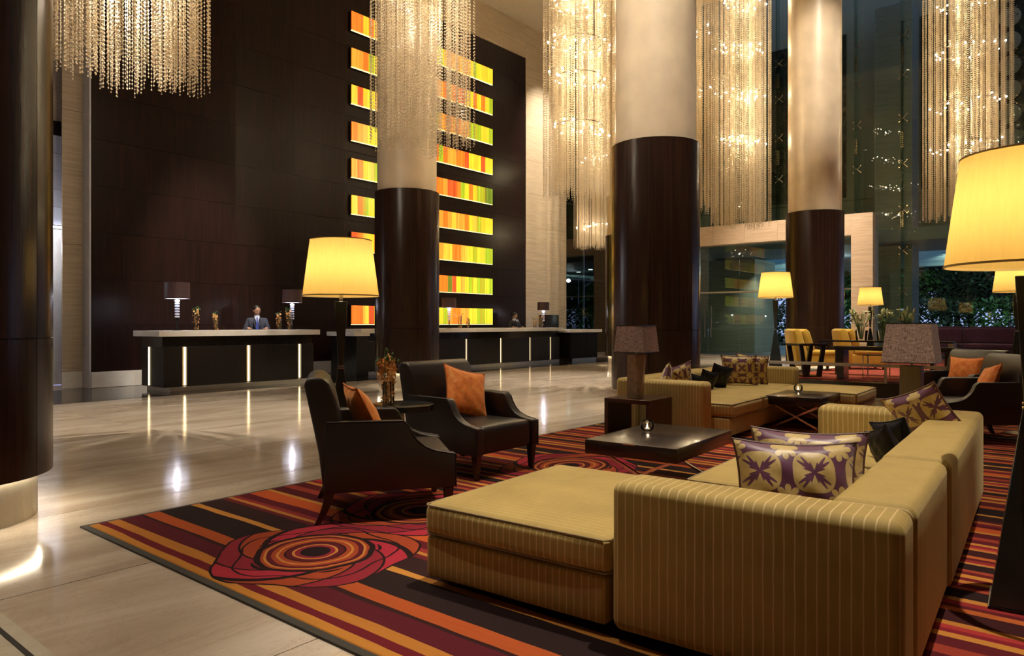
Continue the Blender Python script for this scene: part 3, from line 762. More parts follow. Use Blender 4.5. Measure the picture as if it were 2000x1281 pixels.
# ------------------------------------------------------------------ lit glass boxes on the reception wall
BX0, BX1 = 12.18, 17.97
NS = 30; sw = (BX1 - BX0) / NS
slat = MB().box(-sw / 2 + .002, sw / 2 - .002, -.012, .012, 0, .50).build('glass_slat', GM['o'], None, smooth=False)
slat_meshes = {}
for k in GM:
    me = slat.data.copy(); me.materials.clear(); me.materials.append(GM[k]); slat_meshes[k] = me
bpy.data.objects.remove(slat)
ORD = ['lowest', 'second from bottom', 'third from bottom', 'fourth from bottom', 'fifth from bottom, the middle', 'sixth from bottom', 'seventh from bottom', 'second from top', 'topmost']
rnd = random.Random(3)
for r_ in range(9):
    z0 = 1.28 + r_ * .992
    t = thing('light_box', ORD[r_] + ' glowing strip of orange and green glass slats', 'light box', (0, WV - .09, z0), group=None)
    MB().box(BX0 - .01, BX1 + .01, .02, .06, -.02, .53).build('backing', M['black_metal'], t, smooth=False)
    MB().box(BX0, BX1, -.018, .02, -.010, .003).build('led_bar', M['box_led'], t, smooth=False)
    for k in range(NS):
        f_ = (k + .5) / NS
        if f_ < .08: pal = 'oraoo'
        elif f_ < .19: pal = 'lglly'
        elif f_ < .26: pal = 'oaroy'
        elif f_ < .62: pal = 'oaylg'
        elif f_ < .80: pal = 'oayoaa' if r_ not in (1, 4) else 'oalgd'
        else: pal = 'lgllg' if r_ != 4 else 'gdgdl'
        if rnd.random() < .10: pal = 'roy'
        o = bpy.data.objects.new('glass_slat', slat_meshes[rnd.choice(pal)]); COL.objects.link(o); o.parent = t
        o.location = (BX0 + (k + .5) * sw, -.012, .012)

# ------------------------------------------------------------------ reception desks
def desk(u0, u1, v0, v1, slots, label, ext=False):
    t = thing('reception_desk', label, 'desk', (0, 0, 0))
    MB().box(u0 - .12, u1 + .12, v0 - .08, v1 + .1, 1.055, 1.165).build('marble_top', M['white_marble'], t, bevel=.004, smooth=False)
    MB().box(u0, u1, v0 + .06, v1, .855, 1.055).build('recess_band', M['black_granite'], t, smooth=False)
    cuts = [u0] + [x for s_ in slots for x in (s_ - .045, s_ + .045)] + [u1]
    for a, b_ in zip(cuts[::2], cuts[1::2]):
        MB().box(a, b_, v0, v1, .09, .855).build('front_panel', M['desk_wood'], t, bevel=.003, smooth=False)
    for s_ in slots:
        MB().box(s_ - .045, s_ + .045, v0 + .05, v0 + .06, .11, .85).build('slot_light', M['slot_glow'], t, smooth=False)
        MB().box(s_ - .045, s_ + .045, v0 + .06, v1, .09, .855).build('slot_back', M['desk_wood'], t, smooth=False)
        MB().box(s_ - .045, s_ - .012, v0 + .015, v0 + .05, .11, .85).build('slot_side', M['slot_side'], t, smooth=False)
    MB().box(u0 + .1, u1 - .1, v0 - .06, v1, .003, .09).build('plinth', M['steel'], t, smooth=False)
    if ext is False:
        MB().box(u0 - .012, u0 - .001, v0 + .58, v0 + .62, .11, .85).build('slot_light', M['slot_glow'], t, smooth=False)
    return t
desk(6.26, 9.58, 13.62, 14.55, [6.66, 8.0, 9.22], 'left reception desk with pale marble top and four lit slots')
desk(11.5, 19.9, 14.25, 14.95, [12.3, 13.7, 15.27, 16.82, 18.28, 19.39], 'long right reception desk with pale marble top, behind the column', True)
t = thing('reception_desk', 'fluted dark end desk under the right end of the long marble counter', 'desk', (0, 0, 0))
MB().box(20.05, 22.05, 13.9, 14.9, 1.0, 1.10).build('marble_top', M['white_marble'], t, bevel=.004, smooth=False)
b_ = MB().box(20.2, 21.9, 14.02, 14.8, .1, 1.0)
b_.build('body', M['desk_wood'], t, smooth=False)
b_ = MB()
for k in range(28): b_.box(20.22 + k * .06, 20.245 + k * .06, 13.99, 14.02, .1, .96)
for k in range(12): b_.box(20.17, 20.2, 14.04 + k * .06, 14.065 + k * .06, .1, .96)
b_.build('fluting', M['desk_wood'], t, smooth=False, kind='stuff')
MB().box(20.3, 21.8, 14.0, 14.8, .003, .1).build('plinth', M['steel'], t, smooth=False)
# low dark credenza behind the gap
t = thing('back_counter', 'short marble-topped counter between the two desks, left of the column', 'counter', (0, 0, 0))
MB().box(11.0, 11.36, 13.9, 14.9, .003, 1.0).build('body', M['desk_wood'], t, smooth=False)
MB().box(10.9, 11.37, 13.85, 14.95, 1.0, 1.1).build('marble_top', M['white_marble'], t, smooth=False)
tag(MB().box(20.6, 21.4, 15.35, 15.65, .003, 1.62).build('cabinet', M['desk_wood'], bevel=.01), 'dark tall cabinet against the travertine wall behind the desk end', 'cabinet')

DZ = 1.165
def desk_lamp(u, v, z, s_, label):
    t = thing('table_lamp', label, 'lamp', (u, v, z), group='desk lamps with plum shades on the reception counters')
    MB().lathe([(.09 * s_, 0), (.09 * s_, .012), (.016, .018)], 20).build('base', M['black_metal'], t)
    MB().tube([(0, 0, .015), (0, 0, .25 * s_)], .016, 8).build('pole', M['black_metal'], t)
    b_ = MB()
    for k in range(7): b_.lathe([(.008, .25 * s_ + k * .052), (.045, .258 * s_ + k * .052), (.045, .286 * s_ + k * .052), (.008, .296 * s_ + k * .052)], 16)
    b_.build('glass_discs', M['clear_frost'], t)
    z0 = .25 * s_ + 7 * .052 + .01
    MB().lathe([(.235 * s_, z0), (.232 * s_, z0 + .32 * s_)], 32, cap=False).build('lamp_shade', M['shade_plum'], t)
    MB().lathe([(.229 * s_, z0 + .008), (.229 * s_, z0 + .012)], 32).build('diffuser', M['desk_lamp_glow'], t)
    lamp_point((0, 0, z0 - .03), 7, (.95, .93, 1), .04, t)
    return t
m, nt, b = new_mat('frosted_glass_disc'); b.inputs['Base Color'].default_value = (.8, .83, .92, 1); b.inputs['Roughness'].default_value = .15
b.inputs['Transmission Weight'].default_value = .35; M['clear_frost'] = m
desk_lamp(6.72, 14.05, DZ, 1., 'plum-shaded desk lamp at the left end of the left reception desk')
desk_lamp(9.35, 14.1, DZ, .92, 'plum-shaded desk lamp at the right end of the left reception desk')
desk_lamp(14.85, 14.55, DZ, .88, 'plum-shaded desk lamp on the long desk in front of the glowing strips')
desk_lamp(19.45, 14.6, DZ, .86, 'plum-shaded desk lamp at the right end of the long desk')

def orchid_vase(u, v, z, vh, vr, fh, label, seed, sprays=2, big=1., square=False):
    rnd = random.Random(seed)
    t = thing('orchid_vase', label, 'vase', (u, v, z), rnd.uniform(0, 1))
    MB().lathe([(vr, 0), (vr, vh), (vr - .005, vh), (vr - .005, .012), (0.001, .012)], 4 if square else 20).build('vase', M['clear'], t, smooth=not square)
    st = MB(); bl = MB(); bd = MB()
    for k in range(sprays):
        a = rnd.uniform(0, 2 * PI); lx, ly = math.cos(a) * vr * .5, math.sin(a) * vr * .5
        tipz = vh + fh * rnd.uniform(.7, 1); tx, ty = lx * 2 + rnd.gauss(0, vr * .8), ly * 2 + rnd.gauss(0, vr * .8)
        pts = [Vector((lx, ly, .015)).lerp(Vector((tx, ty, tipz)), i / 6) + Vector((0, 0, .02 * math.sin(PI * i / 6))) for i in range(7)]
        st.tube(pts, .0022 * big, 5)
        nfl = 14 if vh > .12 else 6
        for i in range(nfl):
            f_ = (i + .5) / nfl; p = pts[0].lerp(pts[-1], f_)
            off = Vector((rnd.gauss(0, 1), rnd.gauss(0, 1), rnd.gauss(0, .5))).normalized() * (.026 * big if p.z > vh else min(.026 * big, vr * .55))
            c = p + off
            if f_ > .86: bd.octa(c, .008 * big, .011 * big); continue
            nrm = off.normalized(); ax = nrm.orthogonal().normalized(); ay = nrm.cross(ax); s_ = rnd.uniform(.018, .026) * big
            if p.z < vh: s_ *= .75
            for q in range(5):
                g = 2 * PI * q / 5; d1 = ax * math.cos(g) + ay * math.sin(g); d2 = -ax * math.sin(g) + ay * math.cos(g)
                bl.add([tuple(c), tuple(c + d1 * s_ * .6 + d2 * s_ * .32 + nrm * s_ * .15), tuple(c + d1 * s_ * 1.1 + nrm * s_ * .05), tuple(c + d1 * s_ * .6 - d2 * s_ * .32 + nrm * s_ * .15)], [(0, 1, 2, 3)])
            bl.octa(c + nrm * s_ * .25, s_ * .2)
    st.build('stems', M['stem'], t); bl.build('blossoms', M['orchid'], t, smooth=False, kind='stuff'); bd.build('buds', M['leaf'], t, smooth=False, kind='stuff')
    return t
for i, (u, v, vh, lab) in enumerate(((7.12, 14.1, .36, 'taller orchid-filled glass cylinder next to the left lamp of the left desk'), (7.55, 14.1, .27, 'shorter orchid-filled glass cylinder on the left part of the left desk'),
                                (9.02, 14.1, .27, 'shorter orchid-filled glass cylinder right of the standing man'), (9.2, 13.95, .36, 'taller orchid-filled glass cylinder beside the right lamp of the left desk'),
                                (15.25, 14.5, .36, 'tall orchid cylinder on the long desk in front of the glowing strips'), (15.6, 14.5, .2, 'short orchid cylinder on the long desk in front of the glowing strips'),
                                (18.85, 14.5, .2, 'short orchid cylinder near the right end of the long desk'), (19.2, 14.5, .36, 'tall orchid cylinder near the right end of the long desk'))):
    orchid_vase(u, v, DZ, vh, .05, .13, lab, 20 + i, 4, 1.2)

# ------------------------------------------------------------------ people
def skin_mesh(name, pts, edges, rad, mat, parent, lvl=2):
    me = bpy.data.meshes.new(name); me.from_pydata(pts, edges, []); o = bpy.data.objects.new(name, me); COL.objects.link(o); o.parent = parent
    sk = o.modifiers.new('skin', 'SKIN'); sk.use_smooth_shade = True
    for i, r_ in enumerate(rad):
        q = me.skin_vertices[0].data[i]; q.radius = (r_, r_) if not isinstance(r_, tuple) else r_
    me.skin_vertices[0].data[0].use_root = True
    sb = o.modifiers.new('sub', 'SUBSURF'); sb.levels = lvl; sb.render_levels = lvl
    me.materials.append(mat); return o
def man(u, v, face, label, hgt, suit, tie, look=0., fwd=(.42, 1.13)):
    t = thing('person', label, 'person', (u, v, 0), face)
    k = hgt / 1.75
    # local: faces +x, left is +y
    P_ = []; E_ = []; Rr = []
    def a(p, r_, par=None):
        P_.append((p[0] * k, p[1] * k, p[2] * k)); Rr.append(r_ if isinstance(r_, tuple) else r_ * k)
        if par is not None: E_.append((par, len(P_) - 1))
        return len(P_) - 1
    pel = a((0, 0, .95), .12); sp = a((0, 0, 1.15), .12, pel); ch = a((0, 0, 1.33), .10, sp); nk = a((-.005, 0, 1.50), .055, ch); hd0 = a((.015, 0, 1.56), .065, nk); hd1 = a((.02, 0, 1.635), .088, hd0); hd2 = a((.01, 0, 1.70), .072, hd1)
    for s_ in (-1, 1):
        hip = a((0, s_ * .09, .88), .095, pel); kn = a((.01, s_ * .10, .48), .062, hip); an = a((-.01, s_ * .10, .09), .042, kn); a((.13, s_ * .12, .03), .035, an)
        sh = a((0, s_ * .16, 1.40), .045, ch); el = a((.06, s_ * .25, 1.14), .035, sh); wr_ = a((fwd[0] - .12, s_ * .20, fwd[1] + .02), .030, el); a((fwd[0] - .04, s_ * .17, fwd[1] + .01), .034, wr_)
    skin_mesh('body', P_, E_, Rr, M['skin'], t)
    # fingers and thumb on each hand
    for s_ in (-1, 1):
        for q in range(4):
            L = (.060, .070, .066, .052)[q]
            x0, y0, z0 = (fwd[0] - .02) * k, (s_ * (.17 + (q - 1.5) * .017)) * k, (fwd[1] + .012) * k
            skin_mesh('finger', [(x0 - .02, y0, z0), (x0 + L * .5, y0, z0 + .004), (x0 + L, y0, z0 - .012)], [(0, 1), (1, 2)], [.0085, .008, .0065], M['skin'], t, 1)
        x0, y0, z0 = (fwd[0] - .06) * k, s_ * .135 * k, (fwd[1] + .01) * k
        skin_mesh('thumb', [(x0, y0 + s_ * .02, z0), (x0 + .03, y0 - s_ * .01, z0), (x0 + .06, y0 - s_ * .014, z0 - .008)], [(0, 1), (1, 2)], [.010, .009, .007], M['skin'], t, 1)
    # jacket
    P_, E_, Rr = [], [], []
    pel = a((0, 0, .82), (.15 * k, .19 * k)); sp = a((0, 0, 1.08), (.125 * k, .165 * k), pel); ch = a((0, 0, 1.33), (.14 * k, .19 * k), sp); a((-.01, 0, 1.47), (.08 * k, .11 * k), ch)
    for s_ in (-1, 1):
        sh = a((0, s_ * .180, 1.385), .074, ch); el = a((.055, s_ * .26, 1.13), .056, sh); a((fwd[0] - .15, s_ * .205, fwd[1] + .02), .043, el)
    skin_mesh('jacket', P_, E_, Rr, suit, t)
    P_, E_, Rr = [], [], []
    pel = a((0, 0, .90), (.13 * k, .15 * k))
    for s_ in (-1, 1):
        hip = a((0, s_ * .09, .84), .108, pel); kn = a((.01, s_ * .10, .48), .078, hip); a((-.01, s_ * .10, .10), .062, kn)
    skin_mesh('trousers', P_, E_, Rr, suit, t)
    for s_ in (-1, 1): MB().rbox(-.09, .17, s_ * .115 - .045, s_ * .115 + .045, .0, .085, .035).build('shoe', M['leather_dark'], t)
    # shirt front, collar, tie, lapels
    c_ = MB(); c_.add([(.145 * k, -.055, 1.475 * k), (.145 * k, .055, 1.475 * k), (.160 * k, 0, 1.14 * k), (.10 * k, -.06, 1.485 * k), (.10 * k, .06, 1.485 * k)], [(0, 1, 2), (0, 2, 3), (1, 4, 2)]); c_.build('shirt', M['shirt'], t, (.012, 0, 0))
    MB().lathe([(.066 * k, 1.455 * k), (.062 * k, 1.515 * k)], 20, cap=False).build('collar', M['shirt'], t)
    MB().add([(.165, -.018, 1.46 * k), (.165, .018, 1.46 * k), (.172, .012, 1.425 * k), (.172, -.012, 1.425 * k), (.186, .032, 1.19 * k), (.186, -.032, 1.19 * k), (.188, 0, 1.15 * k)], [(0, 1, 2, 3), (3, 2, 4, 5), (5, 4, 6)]).build('tie', tie, t, smooth=False)
    for s_ in (-1, 1):
        MB().add([(.13, s_ * .07, 1.49 * k), (.178, s_ * .03, 1.40 * k), (.186, s_ * .005, 1.13 * k), (.165, s_ * .085, 1.36 * k)], [(0, 1, 2, 3)]).build('lapel', suit, t, smooth=False)
    # head details on a turning group
    hb = bpy.data.objects.new('face', None); COL.objects.link(hb); hb.parent = t; hb.location = (.02 * k, 0, 1.615 * k); hb.rotation_euler = (0, R(14) if look else 0, look)
    hr = MB()
    hr.lathe([(.001, .128), (.045, .122), (.078, .095), (.093, .055), (.092, .02), (.080, -.03)], 18)
    o = hr.build('hair', M['hair'], hb, (-.020, 0, -.004)); o.scale = (1.05, .92, 1)
    MB().sphere((0, 0, 0), .088, 14, 10, (1.0, .84, 1.25)).build('head_skin', M['skin'], hb, (.012, 0, .0))
    for s_ in (-1, 1):
        MB().sphere((.088, s_ * .03, .012), .011, 8, 5, (.6, 1.2, .6)).build('eye', M['shirt'], hb)
        MB().sphere((.095, s_ * .03, .012), .0055, 6, 4).build('pupil', M['hair'], hb)
        MB().box(.085, .098, s_ * .03 - .018, s_ * .03 + .018, .029, .035).build('eyebrow', M['hair'], hb)
        MB().sphere((.005, s_ * .080, -.002), .025, 8, 5, (.7, .35, 1.1)).build('ear', M['skin'], hb)
    MB().add([(.094, 0, .02), (.088, -.014, -.025), (.118, 0, -.024), (.088, .014, -.025), (.09, 0, -.036)], [(0, 1, 2), (0, 2, 3), (1, 4, 2), (2, 4, 3), (0, 3, 4, 1)]).build('nose', M['skin'], hb)
    MB().sphere((.086, 0, -.052), .02, 8, 4, (.4, 1.1, .3)).build('mouth', M['lip'], hb)
    return t
man(9.0, 14.98, R(-118), 'man in navy suit and blue tie looking down behind the left desk', 1.73, M['suit'], M['tie'], R(18), (.38, 1.19))
man(18.7, 15.27, R(-100), 'man in black suit standing behind the long right desk', 1.70, M['suit_dark'], M['suit'], R(35), (.30, 1.20))

# ------------------------------------------------------------------ chandeliers
def bead_mesh(Rr, n, seed, z0, z1, dz, r_):
    rnd = random.Random(seed); v = []; f = []
    for i in range(n):
        k = i / n
        rad = Rr * math.sqrt(.10 + .90 * ((i * .618034) % 1)); rad = min(Rr, round(rad / (Rr / 6)) * (Rr / 6)) + rnd.uniform(-.015, .015)
        a = rnd.uniform(0, 2 * PI)
        x, y = rad * math.cos(a), rad * math.sin(a)
        zb = z0 + rnd.uniform(0, .16) + .22 * (1 - rad / Rr) * 0 + .12 * math.sin(a * 2 + 1) ** 2
        # thread
        n0 = len(v); q = .0012
        v += [(x + q, y, zb), (x - q * .5, y + q * .87, zb), (x - q * .5, y - q * .87, zb), (x + q, y, z1), (x - q * .5, y + q * .87, z1), (x - q * .5, y - q * .87, z1)]
        f += [(n0, n0 + 1, n0 + 4, n0 + 3), (n0 + 1, n0 + 2, n0 + 5, n0 + 4), (n0 + 2, n0, n0 + 3, n0 + 5)]
        z = zb
        while z < z1:
            n0 = len(v); j = dz * rnd.uniform(.85, 1.25)
            v += [(x + r_, y, z), (x, y + r_, z), (x - r_, y, z), (x, y - r_, z), (x, y, z + r_), (x, y, z - r_)]
            f += [(n0 + p, n0 + q_, n0 + s_) for p, q_, s_ in ((0, 1, 4), (1, 2, 4), (2, 3, 4), (3, 0, 4), (1, 0, 5), (2, 1, 5), (3, 2, 5), (0, 3, 5))]
            z += j
    me = bpy.data.meshes.new('bead_curtain'); me.from_pydata(v, [], f); me.materials.append(M['bead']); return me
CB = bead_mesh(.77, 300, 5, 3.86, 11.0, .046, .0118)
bulb_me = MB().sphere((0, 0, 0), .020, 8, 6).build('bulb', M['bulb']).data
bpy.data.objects.remove(bpy.data.objects['bulb'])
def chandelier(u, v, rings, label, sc_=1., lights=None, pw=120, nb=16, dz_=0., lc=(1, .78, .45)):
    t = thing('chandelier', label, 'chandelier', (u, v, 0), group='cylindrical bead curtain chandeliers')
    o = bpy.data.objects.new('bead_curtain', CB); COL.objects.link(o); o.parent = t; o.scale = (sc_, sc_, 1); o['kind'] = 'stuff'; o.rotation_euler = (0, 0, u); o.location.z = dz_
    MB().shell(.70 * sc_, .80 * sc_, 11.0, 11.08, 0, 2 * PI - 1e-4, 40).lathe([(.72 * sc_, 11.03), (.72 * sc_, 11.05)], 32).build('ceiling_ring', M['chrome'], t)
    MB().tube([(0, 0, 11.05), (0, 0, CEIL)], .03, 8).build('stem', M['chrome'], t)
    rnd = random.Random(int(u * 10))
    for z in rings:
        MB().shell(.50 * sc_, .515 * sc_, z + .03, z + .045, 0, 2 * PI - 1e-4, 28).build('lamp_ring', M['chrome'], t)
        for k in range(nb):
            a = 2 * PI * k / nb + rnd.uniform(-.12, .12); rr = sc_ * rnd.choice((.42, .52, .66))
            b_ = bpy.data.objects.new('bulb', bulb_me); COL.objects.link(b_); b_.parent = t
            b_.location = (rr * math.cos(a), rr * math.sin(a), z + .10 * math.sin(a + u) + rnd.uniform(-.05, .05))
    for z in (lights or rings):
        lamp_point((0, 0, z), pw * .52, lc, .03, t)
    return t
chandelier(3.53, 8.39, [7.2], 'bead chandelier at upper left in front of the dark wall', lights=[5.0, 6.2], pw=210, dz_=.12, lc=(1, .88, .70))
chandelier(7.39, 7.77, [7.2], 'bead chandelier hanging in front of the column before the glowing strips', lights=[5.8, 7.2], pw=80, lc=(1, .86, .66))
chandelier(12.2, 8.25, [5.3, 6.28, 7.0, 7.8], 'sparkling bead chandelier left of the big central column', .95, pw=120)
chandelier(15.35, 7.75, [6.7, 8.0], 'bead chandelier half hidden just right of the big central column', 1.3, pw=150)
chandelier(18.98, 7.56, [6.27, 7.5, 8.75, 10.0], 'sparkling bead chandelier between the central and the right column', pw=170)
chandelier(21.18, 2.61, [5.76, 6.8, 8.14, 9.4], 'wide bead chandelier at upper right above the near floor lamp', 1.25, pw=150)
chandelier(21.0, 13.6, [4.7, 7.0], 'farthest bead chandelier in front of the travertine wall', .87, pw=110, nb=8)

# ------------------------------------------------------------------ rug and platform
RU0, RU1, RV0, RV1 = 1.80, 11.4, -4.5, 5.0
rg = tag(MB().box(RU0 + .02, 9.2, RV0 + .02, RV1 - .02, .001, .016).box(9.2, RU1 - .02, RV0 + .02, 4.62, .001, .016).build('carpet', M['rug'], bevel=.004, bseg=1, smooth=False), 'large red, orange and black striped carpet with rose medallions', 'carpet')
MB().box(RU0 - .02, RU1 + .02, RV0 - .02, RV0 + .02, .001, .012).box(RU0 - .02, 9.2, RV1 - .02, RV1 + .02, .001, .012).box(RU0 - .02, RU0 + .02, RV0 + .02, RV1 - .02, .001, .012).box(RU1 - .02, RU1 + .02, RV0 + .02, 4.62, .001, .012).build('binding', M['binding'], rg, smooth=False, label='dark edge binding')
PH = .26; PU = 13.76
pf = struct(MB().box(PU, 26.2, -8, 5.25, .0, PH).build('trim_5', M['table_wood'], bevel=.006, smooth=False)); pf['label'] = 'raised black platform of the rear lounge'
tag(MB().box(14.0, 24.0, -5, 4.78, PH + .001, PH + .012).build('carpet', M['rug_red'], smooth=False), 'red patterned carpet on the raised lounge platform', 'carpet')
FZ = .017; QZ = PH + .013
rl = thing('railing', 'low flat steel rail along the front edge of the platform', 'railing', (0, 0, 0))
MB().box(PU + .02, PU + .05, 1.0, 5.05, .535, .59).build('bar', M['steel'], rl, bevel=.003, smooth=False)
for v in (1.2, 2.9, 4.98): MB().box(PU + .02, PU + .05, v - .02, v + .02, PH, .535).build('post', M['steel'], rl, smooth=False)

# ------------------------------------------------------------------ sectional sofas
def sofa(loc, rz, label):
    t = thing('sectional_sofa', label, 'sofa', loc, rz, 'olive gold striped sectional sofas')
    L, D = 3.62, 2.08
    Z0 = .045
    # base frames
    MB().rbox(.02, 1.28, -1.0, -.0, Z0, .245, .02, 2, mid=2).build('chaise_base', M['sofa_seat'], t)
    MB().rbox(.25, 3.36, -1.78, -.83, Z0, .245, .02, 2, mid=2).build('seat_base', M['sofa_seat'], t)
    # cushions
    MB().rbox(.01, 1.24, -1.02, .01, .25, .405, .045, 4, puff=.02, mid=6).build('chaise_cushion', M['sofa_seat'], t)
    MB().rbox(.27, 1.30, -1.79, -1.025, .25, .405, .045, 4, puff=.01, mid=4).build('seat_cushion', M['sofa_seat'], t)
    MB().rbox(1.305, 2.34, -1.79, -.80, .25, .405, .045, 4, puff=.02, mid=6).build('seat_cushion', M['sofa_seat'], t)
    MB().rbox(2.345, 3.36, -1.79, -.80, .25, .405, .045, 4, puff=.02, mid=6).build('seat_cushion', M['sofa_seat'], t)
    def piping(x0, x1, y0, y1, z):
        i = .012; c = .03
        pts = [(x0 + c, y0 + i, z), (x1 - c, y0 + i, z), (x1 - i, y0 + c, z), (x1 - i, y1 - c, z), (x1 - c, y1 - i, z), (x0 + c, y1 - i, z), (x0 + i, y1 - c, z), (x0 + i, y0 + c, z)]
        MB().tube(pts, .005, 6, True).build('piping', M['sofa_plain'], t)
    piping(.005, 1.245, -1.025, .015, .395); piping(.005, 1.245, -1.025, .015, .262)
    piping(1.30, 2.345, -1.765, -.795, .395); piping(2.34, 3.365, -1.765, -.795, .395); piping(1.30, 3.365, -1.765, -.795, .262)
    # near arm with chaise, back in two sections, far arm
    MB().rbox(.0, .25, -D, -1.03, Z0, .645, .045, 4, mid=4).build('arm', M['sofa_arm'], t)
    MB().rbox(.252, 1.305, -D - .005, -1.80, Z0, .645, .045, 4, mid=4).build('backrest', M['sofa_seat'], t)
    MB().rbox(1.312, L, -D - .02, -1.80, Z0, .65, .045, 4, mid=4).build('backrest', M['sofa_seat'], t)
    MB().rbox(3.37, L + .005, -1.77, -1.02, Z0, .645, .05, 4, mid=4).build('arm', M['sofa_arm'], t)
    for x, y in ((.12, -.12), (1.1, -.12), (.12, -1.95), (3.5, -1.95), (3.5, -1.12), (1.35, -1.98)):
        MB().frustum((.03, .03), (.035, .035), 0, .05, (x, y), (x, y)).build('foot', M['leg_wood'], t)
    return t
SA = R(3.0)
S1 = sofa((2.431, 2.56, FZ), SA, 'nearest olive-gold striped sectional sofa with chaise, seen from behind')
S2 = dup(S1, (10.95, 2.42, FZ), PI + R(2), 'far olive-gold striped sectional sofa in front of the central column')
def sp1(x, y): return (2.431 + x * math.cos(SA) - y * math.sin(SA), 2.56 + x * math.sin(SA) + y * math.cos(SA))
SB = PI + R(2)
def sp2(x, y): return (10.95 + x * math.cos(SB) - y * math.sin(SB), 2.42 + x * math.sin(SB) + y * math.cos(SB))

# pillows: local x width, z height, y thickness, origin at bottom edge
def pillow_mb(w_, h_, th, pinch=.085, n=18):
    b_ = MB(); v = []; f = []
    for side in (1, -1):
        for i in range(n + 1):
            for j in range(n + 1):
                a, c = 2 * i / n - 1, 2 * j / n - 1
                g = (max(0, 1 - a * a) * max(0, 1 - c * c)) ** .42
                px = a * w_ / 2 * (1 - pinch * (1 - c * c) * 1.3); pz = c * h_ / 2 * (1 - pinch * (1 - a * a) * 1.3)
                wr_ = .006 * math.sin(9 * a + 3 * c) * math.sin(7 * c + 1) * g
                v.append((px, side * (g * th / 2 + wr_ * (1 if g > .1 else 0)), pz + h_ / 2))
    m_ = (n + 1) ** 2
    for i in range(n):
        for j in range(n):
            q = [i * (n + 1) + j, (i + 1) * (n + 1) + j, (i + 1) * (n + 1) + j + 1, i * (n + 1) + j + 1]
            f.append(tuple(q)); f.append(tuple(m_ + k for k in reversed(q)))
    b_.add(v, f)
    edge = []
    for k in range(n): edge.append((k, 0))
    for k in range(n): edge.append((n, k))
    for k in range(n): edge.append((n - k, n))
    for k in range(n): edge.append((0, n - k))
    pp = []
    for i, j in edge:
        a, c = 2 * i / n - 1, 2 * j / n - 1
        pp.append((a * w_ / 2 * (1 - pinch * (1 - c * c) * 1.3), 0, c * h_ / 2 * (1 - pinch * (1 - a * a) * 1.3) + h_ / 2))
    return b_, MB().tube(pp, .006, 6, True)
def pillow(loc, rz, tilt, w_, h_, th, mat, pmat, label, group, roll=0.):
    b_, p_ = pillow_mb(w_, h_, th)
    o = thing('cushion', label, 'cushion', loc, 0, group)
    o.rotation_euler = (Matrix.Rotation(rz, 3, 'Z') @ Matrix.Rotation(tilt, 3, 'X') @ Matrix.Rotation(roll, 3, 'Y')).to_euler()
    b_.build('cover', mat, o, ang=80); p_.build('piping', pmat, o)
    return o
G1, G2, G3 = 'plum and gold patterned cushions', 'orange velvet cushions on leather armchairs', 'small black satin cushions'
ZS = FZ + .42
def cpillow(c, rz, tilt, w_, h_, th, mat, pmat, label, group, roll=0.):
    """same, but c is the centre of the cushion"""
    Rm = Matrix.Rotation(rz, 3, 'Z') @ Matrix.Rotation(tilt, 3, 'X') @ Matrix.Rotation(roll, 3, 'Y')
    return pillow(tuple(Vector(c) - Rm @ Vector((0, 0, h_ / 2))), rz, tilt, w_, h_, th, mat, pmat, label, group, roll)
DM, DP, BV = M['damask'], M['damask_piping'], M['black_velvet']
cpillow((*sp1(.50, -1.62), .62), SA - PI / 2 + R(24), R(-16), .49, .40, .22, DM, DP, 'front plum and gold cushion just behind the near sofa arm', G1)
cpillow((*sp1(.78, -1.60), .63), SA - PI / 2 + R(14), R(-14), .49, .40, .21, DM, DP, 'plum and gold cushion tucked behind the front one on the near sofa', G1)
cpillow((*sp1(2.98, -1.80), .675), SA + R(72), R(-26), .43, .41, .15, DM, DP, 'plum and gold cushion propped on the back of the near sofa by its far arm', G1, R(24))
cpillow((*sp1(2.12, -1.70), .56), SA + R(40), R(-20), .28, .27, .12, BV, BV, 'black cushion on the near sofa, closer to the camera', G3, R(18))
cpillow((*sp1(2.50, -1.70), .565), SA + R(55), R(-20), .30, .28, .12, BV, BV, 'black cushion on the near sofa, under the propped plum cushion', G3, R(14))
cpillow((*sp2(1.02, -1.57), .645), SB + PI / 2 + R(6), R(12), .50, .43, .15, DM, DP, 'square plum and gold cushion in the corner of the far sofa', G1)
cpillow((*sp2(.70, -1.50), .645), SB + PI / 2 + R(0), R(10), .48, .43, .14, DM, DP, 'plum and gold cushion behind and right of the corner cushion on the far sofa', G1, R(5))
cpillow((*sp2(3.20, -1.66), .625), SB + R(25), R(-10), .38, .38, .13, DM, DP, 'plum and gold cushion beside the metal lamp, behind the far sofa arm', G1, R(-16))
cpillow((*sp2(2.86, -1.64), .625), SB - R(28), R(-10), .38, .38, .13, DM, DP, 'plum and gold cushion leaning to the right behind the far sofa arm', G1, R(14))
for i, (xx, sz, lb) in enumerate(((2.38, .24, 'smallest and leftmost of three black cushions on the far sofa'), (2.02, .27, 'middle one of three black cushions on the far sofa'), (1.68, .33, 'largest and rightmost of three black cushions on the far sofa'))):
    cpillow((*sp2(xx, -1.66 + i * .03), .42 + sz * .5), SB - R(35), R(-16), sz, sz, .11, BV, BV, lb, G3, R(-14))

